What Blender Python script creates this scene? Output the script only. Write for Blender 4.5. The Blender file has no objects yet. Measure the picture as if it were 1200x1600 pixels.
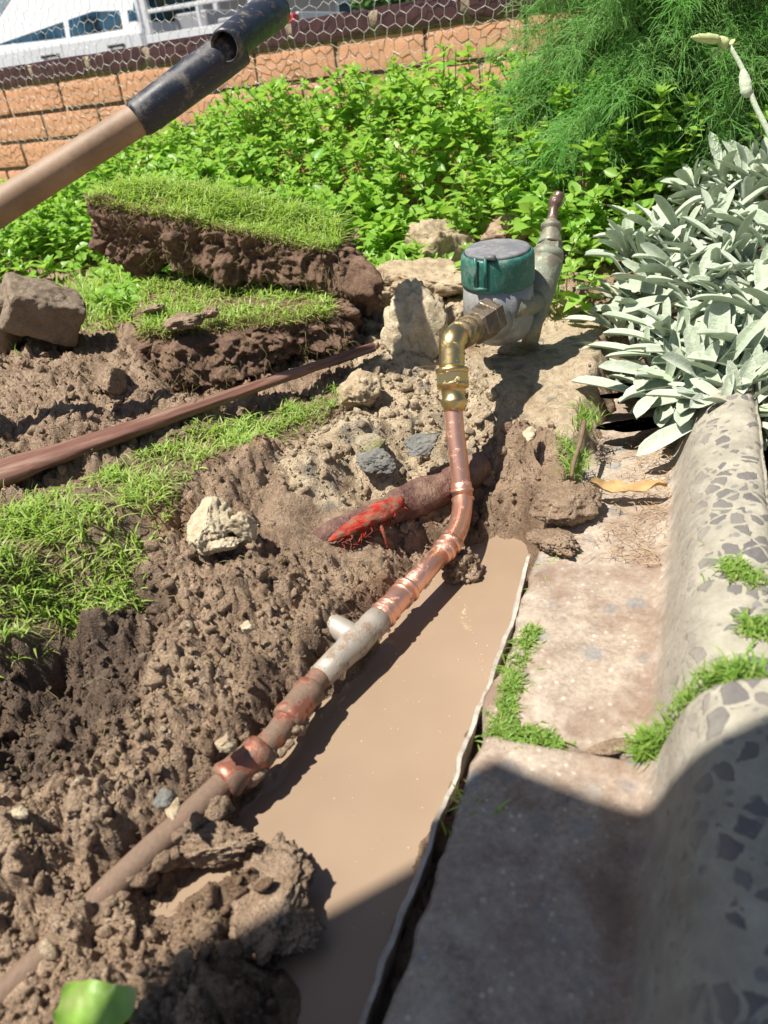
import bpy, math, random
import numpy as np
from mathutils import Vector, Matrix
rng = np.random.default_rng(7); random.seed(7)
sc = bpy.context.scene
R = math.radians
# ------------------------------------------------ camera
PITCH, ROLL, FPX, CAMH = R(30), R(7), 1200.0, 0.43
r0 = np.array([1, 0, 0.]); u0 = np.array([0, math.sin(PITCH), math.cos(PITCH)]); FW = np.array([0, math.cos(PITCH), -math.sin(PITCH)])
CX = math.cos(ROLL)*r0 - math.sin(ROLL)*u0; CY = math.sin(ROLL)*r0 + math.cos(ROLL)*u0
CC = np.array([0, 0, CAMH])
cam_d = bpy.data.cameras.new("camera"); cam = bpy.data.objects.new("camera", cam_d)
sc.collection.objects.link(cam); sc.camera = cam
cam_d.sensor_fit = 'VERTICAL'; cam_d.sensor_height = 34.6; cam_d.lens = 34.6*FPX/1600
cam.matrix_world = Matrix(((CX[0], CY[0], -FW[0], 0), (CX[1], CY[1], -FW[1], 0), (CX[2], CY[2], -FW[2], CAMH), (0, 0, 0, 1)))
cam_d.clip_start = 0.01; cam_d.clip_end = 500
cam_d.dof.use_dof = True; cam_d.dof.focus_distance = 0.85; cam_d.dof.aperture_fstop = 8.5
# ------------------------------------------------ world + sun
SUN = np.array([-.41, -.12, .9]); SUN /= np.linalg.norm(SUN)
w = bpy.data.worlds.new("World"); sc.world = w; w.use_nodes = True
nt = w.node_tree; nt.nodes.clear()
out = nt.nodes.new('ShaderNodeOutputWorld'); bg = nt.nodes.new('ShaderNodeBackground'); sky = nt.nodes.new('ShaderNodeTexSky')
sky.sky_type = 'NISHITA'; sky.sun_disc = False
sky.sun_elevation = math.asin(SUN[2]); sky.sun_rotation = math.atan2(SUN[0], SUN[1])
bg.inputs[1].default_value = 0.05
nt.links.new(sky.outputs[0], bg.inputs[0]); nt.links.new(bg.outputs[0], out.inputs[0])
sd_ = bpy.data.lights.new("sun", 'SUN'); sd_.energy = 5.0; sd_.angle = R(0.5); sd_.color = (1, .95, .86)
sun = bpy.data.objects.new("sun", sd_); sc.collection.objects.link(sun)
sun.rotation_euler = Vector(SUN).to_track_quat('Z', 'Y').to_euler()
sc.view_settings.view_transform = 'Standard'; sc.view_settings.look = 'None'
sc.view_settings.exposure = 0.72; sc.view_settings.gamma = 1
try:
    sc.cycles.max_bounces = 6; sc.cycles.transparent_max_bounces = 8; sc.cycles.use_denoising = True
except Exception: pass

# ------------------------------------------------ coordinates: metres seen from a surveyed pixel
def ray(px, py): return FW + (px-600)/FPX*CX - (py-800)/FPX*CY
def D(px, py, d): return CC + d*ray(px, py)
def Z(px, py, z):
    r = ray(px, py); return CC + (z-CAMH)/r[2]*r
def ZP(lst, z=None): return np.array([Z(p[0], p[1], p[2] if len(p) > 2 else z)[:2] for p in lst])
def proj(p):
    v = np.asarray(p)-CC; d = v@FW; return 600+FPX*(v@CX)/d, 800-FPX*(v@CY)/d, d
# ------------------------------------------------ noise
def _h(ix, iy, iz, s):
    n = (ix.astype(np.int64)*374761393 + iy.astype(np.int64)*668265263 + iz.astype(np.int64)*2147483647 + s*974634777) & 0xffffffff
    n = ((n ^ (n >> 13))*1274126177) & 0xffffffff
    n = ((n ^ (n >> 16))*2246822519) & 0xffffffff
    return ((n ^ (n >> 15)) & 0xffffff)/float(0xffffff)
def vnoise(P, s=0):
    P = np.asarray(P, float); i = np.floor(P).astype(np.int64); f = P-i; f = f*f*(3-2*f)
    r = 0
    for a in (0, 1):
        for b in (0, 1):
            for c in (0, 1):
                wt = (f[:, 0] if a else 1-f[:, 0])*(f[:, 1] if b else 1-f[:, 1])*(f[:, 2] if c else 1-f[:, 2])
                r = r + wt*_h(i[:, 0]+a, i[:, 1]+b, i[:, 2]+c, s)
    return r*2-1
def fbm(P, s=0, o=4):
    r = 0; a = 1; t = 0
    for k in range(o):
        r = r + a*vnoise(P*(2**k)+k*17.3, s+k); t += a; a *= .5
    return r/t
def domes(x, y, c, s, fill=1.0, flat=False):
    """overlapping rounded clods of cell size c"""
    ix = np.floor(x/c).astype(np.int64); iy = np.floor(y/c).astype(np.int64); best = np.zeros_like(x); z = np.zeros_like(ix)
    for a in (-1, 0, 1):
        for b in (-1, 0, 1):
            jx = ix+a; jy = iy+b
            cx = (jx+_h(jx, jy, z, s))*c; cy = (jy+_h(jx, jy, z, s+1))*c
            rr = c*(.35+.62*_h(jx, jy, z, s+2)); el = .65+.7*_h(jx, jy, z, s+3)
            on = _h(jx, jy, z, s+4) < fill
            an = _h(jx, jy, z, s+5)*3.14; ca, sa = np.cos(an), np.sin(an)
            dx = ((x-cx)*ca+(y-cy)*sa)/el; dy = (-(x-cx)*sa+(y-cy)*ca)*el
            q = np.clip(1-(dx*dx+dy*dy)/(rr*rr), 0, 1)
            tx = (_h(jx, jy, z, s+6)-.5)*1.7; ty = (_h(jx, jy, z, s+7)-.5)*1.7; h = np.minimum(np.sqrt(q), np.clip(.62+(dx*tx+dy*ty)/rr, 0, 1))*rr if not flat else np.minimum(np.sqrt(q)*1.7, np.clip(.8+(dx*tx+dy*ty)/rr*1.2, 0, 1.1))*rr
            best = np.maximum(best, np.where(on, h, 0))
    return best
def sdpoly(x, y, poly):
    """signed distance, negative inside"""
    d2 = np.full(x.shape, 1e9); ins = np.zeros(x.shape, bool); n = len(poly)
    for i in range(n):
        ax, ay = poly[i]; bx, by = poly[(i+1) % n]; ex, ey = bx-ax, by-ay
        t = np.clip(((x-ax)*ex+(y-ay)*ey)/(ex*ex+ey*ey+1e-12), 0, 1)
        d2 = np.minimum(d2, (x-ax-t*ex)**2+(y-ay-t*ey)**2)
        c = ((ay > y) != (by > y)); xx = (bx-ax)*(y-ay)/((by-ay) if abs(by-ay) > 1e-12 else 1e-12)+ax
        ins ^= c & (x < xx)
    d = np.sqrt(d2); return np.where(ins, -d, d)
def sstep(a, b, v):
    t = np.clip((v-a)/(b-a), 0, 1); return t*t*(3-2*t)
def unit(v):
    v = np.asarray(v, float); return v/(np.linalg.norm(v)+1e-12)
# ------------------------------------------------ mesh builder
def mesh_from(name, V, Fs, mat, parent=None, smooth=True, attrs=None, mats=None, mi=None):
    """Fs: list of int arrays (n,3) / (n,4)"""
    me = bpy.data.meshes.new(name); V = np.asarray(V, np.float32)
    Fs = [np.asarray(f, np.int32) for f in Fs if len(f)]
    loops = np.concatenate([f.ravel() for f in Fs]); sizes = np.concatenate([np.full(len(f), f.shape[1]) for f in Fs])
    starts = np.concatenate([[0], np.cumsum(sizes)[:-1]])
    me.vertices.add(len(V)); me.vertices.foreach_set('co', V.ravel())
    me.loops.add(len(loops)); me.loops.foreach_set('vertex_index', loops.astype(np.int32))
    me.polygons.add(len(sizes)); me.polygons.foreach_set('loop_start', starts.astype(np.int32)); me.polygons.foreach_set('loop_total', sizes.astype(np.int32))
    me.polygons.foreach_set('use_smooth', np.full(len(sizes), smooth))
    for m in (mats or [mat]): me.materials.append(m)
    if mi is not None: me.polygons.foreach_set('material_index', np.asarray(mi, np.int32))
    for k, a in (attrs or {}).items():
        at = me.attributes.new(k, 'FLOAT', 'POINT'); at.data.foreach_set('value', np.asarray(a, np.float32))
    me.update(calc_edges=True); me.validate()
    o = bpy.data.objects.new(name, me); sc.collection.objects.link(o)
    if parent is not None: o.parent = parent
    return o
class MB:
    def __init__(s): s.V = []; s.F = {3: [], 4: []}; s.n = 0; s.A = []
    def add(s, V, F, a=None):
        V = np.asarray(V, float).reshape(-1, 3); s.V.append(V)
        if isinstance(F, np.ndarray): F = [F]
        if F and not isinstance(F[0], np.ndarray):
            g = {3: [f for f in F if len(f) == 3], 4: [f for f in F if len(f) == 4]}
            F = [np.array(v) for v in g.values() if v]
        for f in F: s.F[f.shape[1]].append(f+s.n)
        s.A.append(np.full(len(V), 0. if a is None else a) if np.ndim(a) == 0 else np.asarray(a)); s.n += len(V); return s
    def build(s, name, mat, parent=None, smooth=True, attr=None, offset=None):
        V = np.concatenate(s.V)
        if parent is not None: V = V-np.array(parent.location)
        Fs = [np.concatenate(v) for v in s.F.values() if v]
        return mesh_from(name, V, Fs, mat, parent, smooth, {attr: np.concatenate(s.A)} if attr else None)
    def box(s, c, size, rot=None, a=None, taper=1):
        h = np.array(size)/2; v = np.array([[x, y, z] for z in (-1, 1) for y in (-1, 1) for x in (-1, 1)], float)
        v[v[:, 2] > 0, :2] *= taper
        v = v*h
        if rot is not None: v = v@np.asarray(rot).T
        return s.add(v+np.asarray(c), np.array([[0, 2, 3, 1], [4, 5, 7, 6], [0, 1, 5, 4], [2, 6, 7, 3], [0, 4, 6, 2], [1, 3, 7, 5]]), a)
    def tube(s, pts, rad, n=16, cap=True, a=None, ell=1.0, up=None, nz=0, nsc=80, seed=3):
        pts = np.asarray(pts, float); m = len(pts); rad = np.broadcast_to(np.asarray(rad, float), (m,))
        tan = np.gradient(pts, axis=0); tan /= np.linalg.norm(tan, axis=1)[:, None]+1e-12
        u = np.asarray(up if up is not None else ([0, 0, 1] if abs(tan[0][2]) < .9 else [1, 0, 0]), float)
        V = []; an = np.arange(n)*2*math.pi/n
        for i in range(m):
            u = unit(u-tan[i]*(u@tan[i])); b = np.cross(tan[i], u)
            V.append(pts[i]+rad[i]*(np.cos(an)[:, None]*u*ell+np.sin(an)[:, None]*b))
        V = np.concatenate(V)
        if nz:
            c = np.repeat(pts, n, 0); V = V+(V-c)*(fbm(V*nsc, seed)*nz)[:, None]
        i = np.arange(m-1)[:, None]*n; j = np.arange(n)[None]; j2 = (j+1) % n
        F = [np.stack([i+j, i+j2, i+n+j2, i+n+j], -1).reshape(-1, 4)]
        aa = a if (a is None or np.ndim(a) == 0) else np.repeat(a, n)
        if cap:
            V = np.concatenate([V, pts[:1], pts[-1:]]); k = m*n
            F.append(np.concatenate([np.stack([np.full(n, k), (np.arange(n)+1) % n, np.arange(n)], -1),
                                     np.stack([np.full(n, k+1), (m-1)*n+np.arange(n), (m-1)*n+(np.arange(n)+1) % n], -1)]))
            if aa is not None and np.ndim(aa): aa = np.concatenate([aa, [aa[0], aa[-1]]])
        return s.add(V, F, aa)
    def lathe(s, A, B, prof, n=24, a=None, **k):
        """prof: (t 0..1 along A->B, radius)"""
        A = np.asarray(A, float); B = np.asarray(B, float); pr = []
        for t, r in prof: pr.append((t, r))
        ax = unit(B-A); u = unit(np.cross(ax, [0.31, .8, .2]) if abs(ax[2]) > .5 else np.cross(ax, [0, 0, 1.])); b = np.cross(ax, u)
        an = np.arange(n)*2*math.pi/n + k.get('ph', 0); V = np.concatenate([A+(B-A)*t+r*(np.cos(an)[:, None]*u+np.sin(an)[:, None]*b) for t, r in pr]); m = len(pr)
        i = np.arange(m-1)[:, None]*n; j = np.arange(n)[None]; j2 = (j+1) % n
        V = np.concatenate([V, [A+(B-A)*pr[0][0]], [A+(B-A)*pr[-1][0]]]); q = m*n
        F = [np.stack([i+j, i+j2, i+n+j2, i+n+j], -1).reshape(-1, 4),
             np.concatenate([np.stack([np.full(n, q), (np.arange(n)+1) % n, np.arange(n)], -1), np.stack([np.full(n, q+1), (m-1)*n+np.arange(n), (m-1)*n+(np.arange(n)+1) % n], -1)])]
        return s.add(V, F, a)
def spline(pts, n):
    """Catmull-Rom"""
    P = np.asarray(pts, float); P = np.concatenate([[2*P[0]-P[1]], P, [2*P[-1]-P[-2]]]); m = len(P)-3; t = np.linspace(0, m, n); i = np.minimum(t.astype(int), m-1); f = (t-i)[:, None]
    a, b, c, d = P[i], P[i+1], P[i+2], P[i+3]
    return .5*(2*b+(c-a)*f+(2*a-5*b+4*c-d)*f*f+(3*b-a-3*c+d)*f**3)
_ico = {}
def ico(sub):
    if sub not in _ico:
        import bmesh
        bm = bmesh.new(); bmesh.ops.create_icosphere(bm, subdivisions=sub, radius=1); bm.verts.index_update()
        _ico[sub] = (np.array([v.co[:] for v in bm.verts]), np.array([[v.index for v in f.verts] for f in bm.faces])); bm.free()
    return _ico[sub]
def rotz(a): c, s = math.cos(a), math.sin(a); return np.array([[c, -s, 0], [s, c, 0], [0, 0, 1.]])
def rand_rot(r):
    q = r.normal(size=4); q /= np.linalg.norm(q); a, b, c, d = q
    return np.array([[1-2*(c*c+d*d), 2*(b*c-a*d), 2*(b*d+a*c)], [2*(b*c+a*d), 1-2*(b*b+d*d), 2*(c*d-a*b)], [2*(b*d-a*c), 2*(c*d+a*b), 1-2*(b*b+c*c)]])
def rock_mesh(seed, cuts=9, sub=5, rough=.1, cut_min=.42):
    """angular broken lump with unit-ish radius"""
    r = np.random.default_rng(seed); V, F = ico(sub); V = V.copy()
    for k in range(cuts):
        n = unit(r.normal(size=3)); d = r.uniform(cut_min, .8); q = V@n-d; V -= np.outer(np.clip(q, 0, None), n)*.93
    V *= (1+rough*1.3*fbm(V*2.2, seed, 5)-rough*1.5*np.abs(fbm(V*5, seed+5, 5))+rough*.5*fbm(V*16, seed+9, 3))[:, None]
    return V, F
# ------------------------------------------------ tags
def tag(o, label=None, cat=None, group=None, kind=None):
    if label: o['label'] = label
    if cat: o['category'] = cat
    if group: o['group'] = group
    if kind: o['kind'] = kind
    return o
def thing(name, label, cat, loc, group=None):
    o = bpy.data.objects.new(name, None); sc.collection.objects.link(o); o.location = Vector([float(q) for q in loc]); o.empty_display_size = .02
    return tag(o, label, cat, group)
# ------------------------------------------------ materials
class M:
    def __init__(s, name, base=(.5, .5, .5), rough=.6, metal=0, spec=.5):
        s.m = bpy.data.materials.new(name); s.m.use_nodes = True; s.t = s.m.node_tree; s.b = s.t.nodes['Principled BSDF']
        s.b.inputs['Base Color'].default_value = (*base, 1); s.b.inputs['Roughness'].default_value = rough; s.b.inputs['Metallic'].default_value = metal
        s.b.inputs['Specular IOR Level'].default_value = spec; s.co = s.t.nodes.new('ShaderNodeTexCoord').outputs['Object']; s.bump_in = None
    def n(s, t): return s.t.nodes.new(t)
    def l(s, a, b): s.t.links.new(a, b)
    def noise(s, sc_=10, det=4, rough=.6, vec=None, dist=0):
        n = s.n('ShaderNodeTexNoise'); n.inputs['Scale'].default_value = sc_; n.inputs['Detail'].default_value = det; n.inputs['Roughness'].default_value = rough; n.inputs['Distortion'].default_value = dist
        s.l(vec or s.co, n.inputs['Vector']); return n.outputs['Fac']
    def vor(s, sc_, feature='F1', vec=None, rnd=1):
        n = s.n('ShaderNodeTexVoronoi'); n.feature = feature; n.inputs['Scale'].default_value = sc_; n.inputs['Randomness'].default_value = rnd; s.l(vec or s.co, n.inputs['Vector']); return n
    def scale(s, v, vec=None):
        n = s.n('ShaderNodeMapping'); n.inputs['Scale'].default_value = v; s.l(vec or s.co, n.inputs['Vector']); return n.outputs[0]
    def ramp(s, f, stops, const=False):
        n = s.n('ShaderNodeValToRGB'); e = n.color_ramp.elements
        while len(e) < len(stops): e.new(.5)
        for k, (p, c) in enumerate(stops):
            e[k].position = p; e[k].color = (*c, 1) if not np.isscalar(c) else (c, c, c, 1)
        if const: n.color_ramp.interpolation = 'CONSTANT'
        s.l(f, n.inputs[0]); return n.outputs[0]
    def mix(s, f, a, b, mode='MIX'):
        n = s.n('ShaderNodeMix'); n.data_type = 'RGBA'; n.blend_type = mode
        for i, v in ((0, f), (6, a), (7, b)):
            if hasattr(v, 'links'): s.l(v, n.inputs[i])
            elif np.isscalar(v): n.inputs[i].default_value = v if i == 0 else (v, v, v, 1)
            else: n.inputs[i].default_value = (*v, 1)
        return n.outputs[2]
    def math(s, op, a, b=0., c=0., clamp=False):
        n = s.n('ShaderNodeMath'); n.operation = op; n.use_clamp = clamp
        for i, v in enumerate((a, b, c)):
            if hasattr(v, 'links'): s.l(v, n.inputs[i])
            else: n.inputs[i].default_value = v
        return n.outputs[0]
    def attr(s, name): n = s.n('ShaderNodeAttribute'); n.attribute_name = name; return n.outputs['Fac']
    def col(s, c): s.l(c, s.b.inputs['Base Color']); return s
    def rough(s, c): s.l(c, s.b.inputs['Roughness']); return s
    def bump(s, h, dist=.002, strength=1):
        n = s.n('ShaderNodeBump'); n.inputs['Distance'].default_value = dist; n.inputs['Strength'].default_value = strength; s.l(h, n.inputs['Height'])
        if s.bump_in is not None: s.l(s.bump_in, n.inputs['Normal'])
        s.bump_in = n.outputs[0]; s.l(s.bump_in, s.b.inputs['Normal']); return s
    def set(s, **k):
        for a, v in k.items(): s.b.inputs[a.replace('_', ' ')].default_value = v
        return s
    def translucent(s, colour, fac=.35):
        t = s.n('ShaderNodeBsdfTranslucent')
        if hasattr(colour, 'links'): s.l(colour, t.inputs[0])
        else: t.inputs[0].default_value = (*colour, 1)
        mx = s.n('ShaderNodeMixShader'); mx.inputs[0].default_value = fac; s.l(s.b.outputs[0], mx.inputs[1]); s.l(t.outputs[0], mx.inputs[2])
        s.l(mx.outputs[0], s.t.nodes['Material Output'].inputs[0]); return s
# ================================================ GROUND HEIGHT
POOL = ZP([(770,842),(808,842),(826,866),(822,930),(800,1000),(768,1080),(728,1180),(690,1275),(650,1385),(605,1510),(560,1660),(440,1680),(462,1560),(452,1535),(405,1520),(386,1488),(392,1462),(430,1500),(486,1480),(490,1405),(470,1382),(420,1360),(370,1378),(322,1388),(292,1402),(262,1425),(262,1400),(300,1366),(345,1320),(400,1215),(440,1165),(520,1085),(590,1010),(630,960),(672,905),(700,868)], 0.0)
KP = [  # surveyed ground points: px, py, height
 (620,950,.022),(540,1030,.024),(440,1130,.03),(340,1240,.02),(240,1340,.014),(170,1400,.012),(100,1470,.010),(0,1570,.012),(-200,1700,.04),
 (560,900,.04),(480,960,.05),(400,1040,.05),(320,1130,.052),(300,1000,.065),(200,1150,.055),(150,1250,.06),(60,1230,.045),(40,1130,.03),(30,1030,.045),(150,1010,.04),(230,960,.045),(100,1070,.03),
 (250,1250,.05),(80,1380,.055),(0,1300,.06),(-150,1300,.07),(-150,1100,.09),(-150,950,.11),(0,955,.10),(120,930,.105),(215,860,.105),(0,860,.115),(150,800,.12),(250,760,.115),(320,800,.095),(380,860,.08),(330,900,.075),
 (400,700,.115),(330,720,.115),(120,780,.12),(0,790,.12),(-200,800,.12),(450,760,.085),(440,830,.072),(520,800,.07),(480,700,.105),(560,650,.105),(640,620,.10),(680,660,.09),(600,720,.075),(680,720,.055),
 (600,800,.035),(640,770,.035),(700,745,.03),(520,850,.035),(560,860,.04),(640,860,.012),(690,820,.012),(730,810,.012),(745,740,.03),(760,780,.02),(800,810,.022),(760,690,.06),(800,660,.085),
 (840,740,.062),(830,800,.045),(880,760,.062),(900,700,.078),(880,640,.09),(860,560,.098),(940,560,.10),(780,600,.098),(700,560,.105),(620,560,.11),(560,590,.11),(960,640,.085),
 (100,600,.148),(200,580,.14),(0,560,.13),(0,650,.14),(120,660,.145),(260,640,.13),(340,600,.11),(-200,600,.13),(420,600,.11),(500,570,.11),(60,720,.12),(400,520,.11),
 (300,1480,.045),(430,1410,.03),(450,1455,.028),(380,1410,.03),(250,1560,.045),(350,1560,.035),(430,1580,.01),(150,1540,.04),(50,1560,.03),(200,1650,.05),(380,1650,.02),(170,1490,.012),(250,1440,.006),
 (840,1000,.0),(820,1150,.0),(900,900,.01),(1000,900,.01),(1000,1100,.01),(900,1300,.0),(800,1500,.0),(1100,900,.02),(1000,760,.04),(1300,1300,.03),
 (1215,900,.085),(1230,1000,.085),(1250,800,.09),(1400,900,.1),(1040,640,.075),(1150,560,.10),(1000,540,.10),(1300,560,.12),
]
kw = np.array([[*Z(a, b, c)[:2], c] for a, b, c in KP])
far = [(-1, 1.2, .13), (-.5, 1.3, .13), (0, 1.25, .115), (.3, 1.2, .115), (.7, 1.2, .13), (-1.2, 1.8, .15), (0, 1.7, .15), (1, 1.8, .16), (-1.5, .8, .13), (-1, .3, .1), (1, .5, .1), (1.2, 1, .13), (-1, 2.6, .2), (1, 2.6, .2), (0, 2.3, .2), (.5, -.5, .1), (-.6, -.5, .1)]
kw = np.concatenate([kw, np.array(far)])
def shep(x, y):
    num = 0; den = 0
    for kx, ky, kz in kw:
        q = 1/(((x-kx)**2+(y-ky)**2+.00022)**1.6)
        num = num+q*kz; den = den+q
    return num/den
MUD_SMOOTH = [ZP([(400,790),(520,770),(640,760),(560,830),(450,850),(400,840)], .07), ZP([(840,730),(905,745),(905,800),(860,830),(825,790)], .06)]
TANP = ZP([(600,440,.11),(700,380,.11),(940,490,.1),(950,620,.09),(900,690,.08),(830,660,.085),(770,640,.09),(745,690,.06),(700,750,.06),(620,770,.07),(560,775,.07),(470,760,.09),(440,720,.1),(480,660,.11),(540,610,.11)])
PADP = ZP([(730,560),(790,520),(940,500),(950,640),(900,660),(800,620)], .095)
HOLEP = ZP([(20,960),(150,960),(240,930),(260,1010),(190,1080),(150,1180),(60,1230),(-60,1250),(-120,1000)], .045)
LAWN = ZP([(-60,770,.12),(0,778,.12),(70,765,.12),(210,700,.12),(330,655,.115),(420,620,.112),(520,612,.11),(500,640,.11),(440,668,.11),(405,700,.11),(325,722,.113),(270,775,.115),(215,850,.11),(150,925,.105),(60,945,.1),(0,968,.1),(-200,1000,.11),(-250,800,.12)])
SLABHOLE = None
def wig(x, y, s=0, sc_=40, a=.01): return a*fbm(np.stack([x*sc_, y*sc_, 0*x], -1), s, 3)
def zones(x, y):
    d = np.zeros_like(x)
    tan = sstep(.012, -.012, sdpoly(x, y, TANP)+wig(x, y, 11, 30, .03))
    lawn = sstep(.006, -.006, sdpoly(x, y, LAWN)+wig(x, y, 12, 60, .02))
    dark = sstep(.02, -.01, sdpoly(x, y, HOLEP)+wig(x, y, 13, 30, .03))
    wet = sstep(.09, .0, sdpoly(x, y, POOL)+wig(x, y, 14, 30, .03))
    pad = sstep(.02, -.01, sdpoly(x, y, PADP)+wig(x, y, 15, 30, .01))
    sm = np.maximum(*[sstep(.008, -.012, sdpoly(x, y, p)+wig(x, y, 16, 40, .012)) for p in MUD_SMOOTH])
    return tan, lawn, dark, wet, pad, sm
def ground_h(x, y, detail=True, z=None):
    b = shep(x, y); sd = sdpoly(x, y, POOL)+wig(x, y, 21, 45, .010)+wig(x, y, 22, 160, .004)
    bank = sstep(-.004, .030, sd)
    h = np.where(sd > 0, b*(.25+.75*bank)*sstep(0, .012, sd)+.001, 0) - np.clip(-sd*2, 0, .03)
    if detail:
        tan, lawn, dark, wet, pad, sm = z if z is not None else zones(x, y)
        near = np.clip((2.2-np.hypot(x, y))/1.2, .3, 1)
        amp = (1-.75*lawn)*(1-.8*pad)*(1-.85*sm)*sstep(-.004, .016, sd)
        wx = x+.006*fbm(np.stack([x*60, y*60, 0*x], -1), 31, 2); wy = y+.006*fbm(np.stack([x*60, y*60, 0*x+9], -1), 32, 2)
        n = .42*domes(wx, wy, .046, 41, .55) + .8*domes(wx, wy, .021, 51, .55) + 1.15*domes(wx, wy, .0115, 61, .55) + 1.2*domes(x, y, .0062, 71, .6)
        n2 = .35*domes(wx, wy, .034, 81, .9, True)+.45*domes(wx, wy, .017, 91, .8)+.45*domes(x, y, .008, 101, .8)
        f = fbm(np.stack([x*28, y*28, 0*x], -1), 35, 5)
        rg = np.abs(fbm(np.stack([x*75, y*75, 0*x+3], -1), 37, 4)); n = n-.010*np.clip(.16-rg, 0, 1)/.16
        h = h + amp*((1-tan)*(n-.0165)+tan*(n2-.009)+.007*f)*(.72-.3*wet*(1-sstep(0, .03, sd))) + pad*.004*f
        h = h + .0012*fbm(np.stack([x*170, y*170, 0*x], -1), 36, 3)*sstep(-.002, .01, sd)
        h = h - .012*dark*(1-lawn)*sstep(0, .03, sd)
    # keep the soil under the kerb blocks
    s_, t_ = kerb_st(x, y)
    uw = .008+.035*sstep(.12, .25, t_); under = np.clip((s_+wig(x, y, 71, 50, .012)*(t_ > .05)-.004)/uw, 0, 1)*sstep(.205, .19, s_)*sstep(.50, .46, t_)
    h = np.minimum(h, h*(1-under)+under*np.minimum(h, .012))
    h = np.where(sd > .03, np.maximum(h, .007), h)
    gap = sstep(-.03, -.018, s_)*sstep(.012, .004, s_)*sstep(.01, -.03, t_)
    h = h*(1-gap)+gap*np.minimum(h, .012)
    return h
# kerb frame: s across (0 = trench edge of the tray), t along
KO = Z(842, 872, .045)[:2]; KDIR = unit(np.array([.199, .46])); KPX = np.array([KDIR[1], -KDIR[0]])
def kerb_st(x, y): dx, dy = x-KO[0], y-KO[1]; return dx*KPX[0]+dy*KPX[1], dx*KDIR[0]+dy*KDIR[1]
def kerb_xy(s, t): return KO[0]+s*KPX[0]+t*KDIR[0], KO[1]+s*KPX[1]+t*KDIR[1]

# ================================================ MATERIALS
def soil_mat(name):
    m = M(name, rough=.8); big = m.noise(22, 5, .65); mid = m.noise(110, 5, .7); fine = m.noise(520, 3, .7)
    c = m.ramp(big, [(.3, (.19, .115, .066)), (.5, (.36, .242, .152)), (.7, (.54, .39, .265))])
    c = m.mix(m.math('MULTIPLY', m.ramp(mid, [(.35, 0), (.75, 1)]), .55), c, (.50, .375, .265))
    c = m.mix(m.ramp(fine, [(.3, .45), (.5, 0)]), c, (.07, .042, .027))
    t = m.ramp(mid, [(.25, (.30, .215, .13)), (.5, (.56, .44, .29)), (.75, (.68, .57, .41))])
    grey = m.vor(42); cell = m.math('GREATER_THAN', m.math('MULTIPLY', grey.outputs['Color'], 1.), .62)
    t = m.mix(m.math('MULTIPLY', m.math('MULTIPLY', cell, m.ramp(grey.outputs['Distance'], [(.25, 1), (.42, 0)])), .7), t, (.19, .18, .15))
    ta = m.math('ADD', m.attr('tan'), m.math('MULTIPLY', m.math('SUBTRACT', mid, .42), 1.5), clamp=True)
    ta = m.math('MULTIPLY', ta, m.ramp(m.attr('tan'), [(.05, 0), (.45, 1)]))
    c = m.mix(ta, c, t)
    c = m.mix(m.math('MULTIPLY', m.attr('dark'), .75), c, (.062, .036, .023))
    orange = m.ramp(m.noise(9, 3), [(.60, 0), (.72, .55)]); c = m.mix(orange, c, (.30, .16, .075))
    wc = m.mix(1., c, (.50, .46, .43), 'MULTIPLY'); c = m.mix(m.ramp(m.math('ADD', m.attr('wet'), m.math('MULTIPLY', m.math('SUBTRACT', mid, .5), .25)), [(.72, 0), (.92, .75)]), c, wc)
    m.col(c); we = m.attr('wet')
    m.rough(m.math('SUBTRACT', .78, m.math('MULTIPLY', m.math('ADD', we, m.ramp(m.noise(60, 3), [(.45, 0), (.7, .6)]), clamp=True), .42)))
    m.bump(mid, .008, .9); m.bump(fine, .003, 1.); return m.m
MAT = {}
MAT['soil'] = soil_mat('soil')
def water_mat():
    m = M('muddy_water', (.50, .335, .185), .04, spec=.5)
    n = m.noise(6, 3); m.col(m.ramp(n, [(.3, (.265, .19, .130)), (.7, (.315, .230, .160))])); m.set(IOR=1.33)
    m.bump(m.noise(14, 2), .0012, .4); return m.m
MAT['water'] = water_mat()
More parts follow.
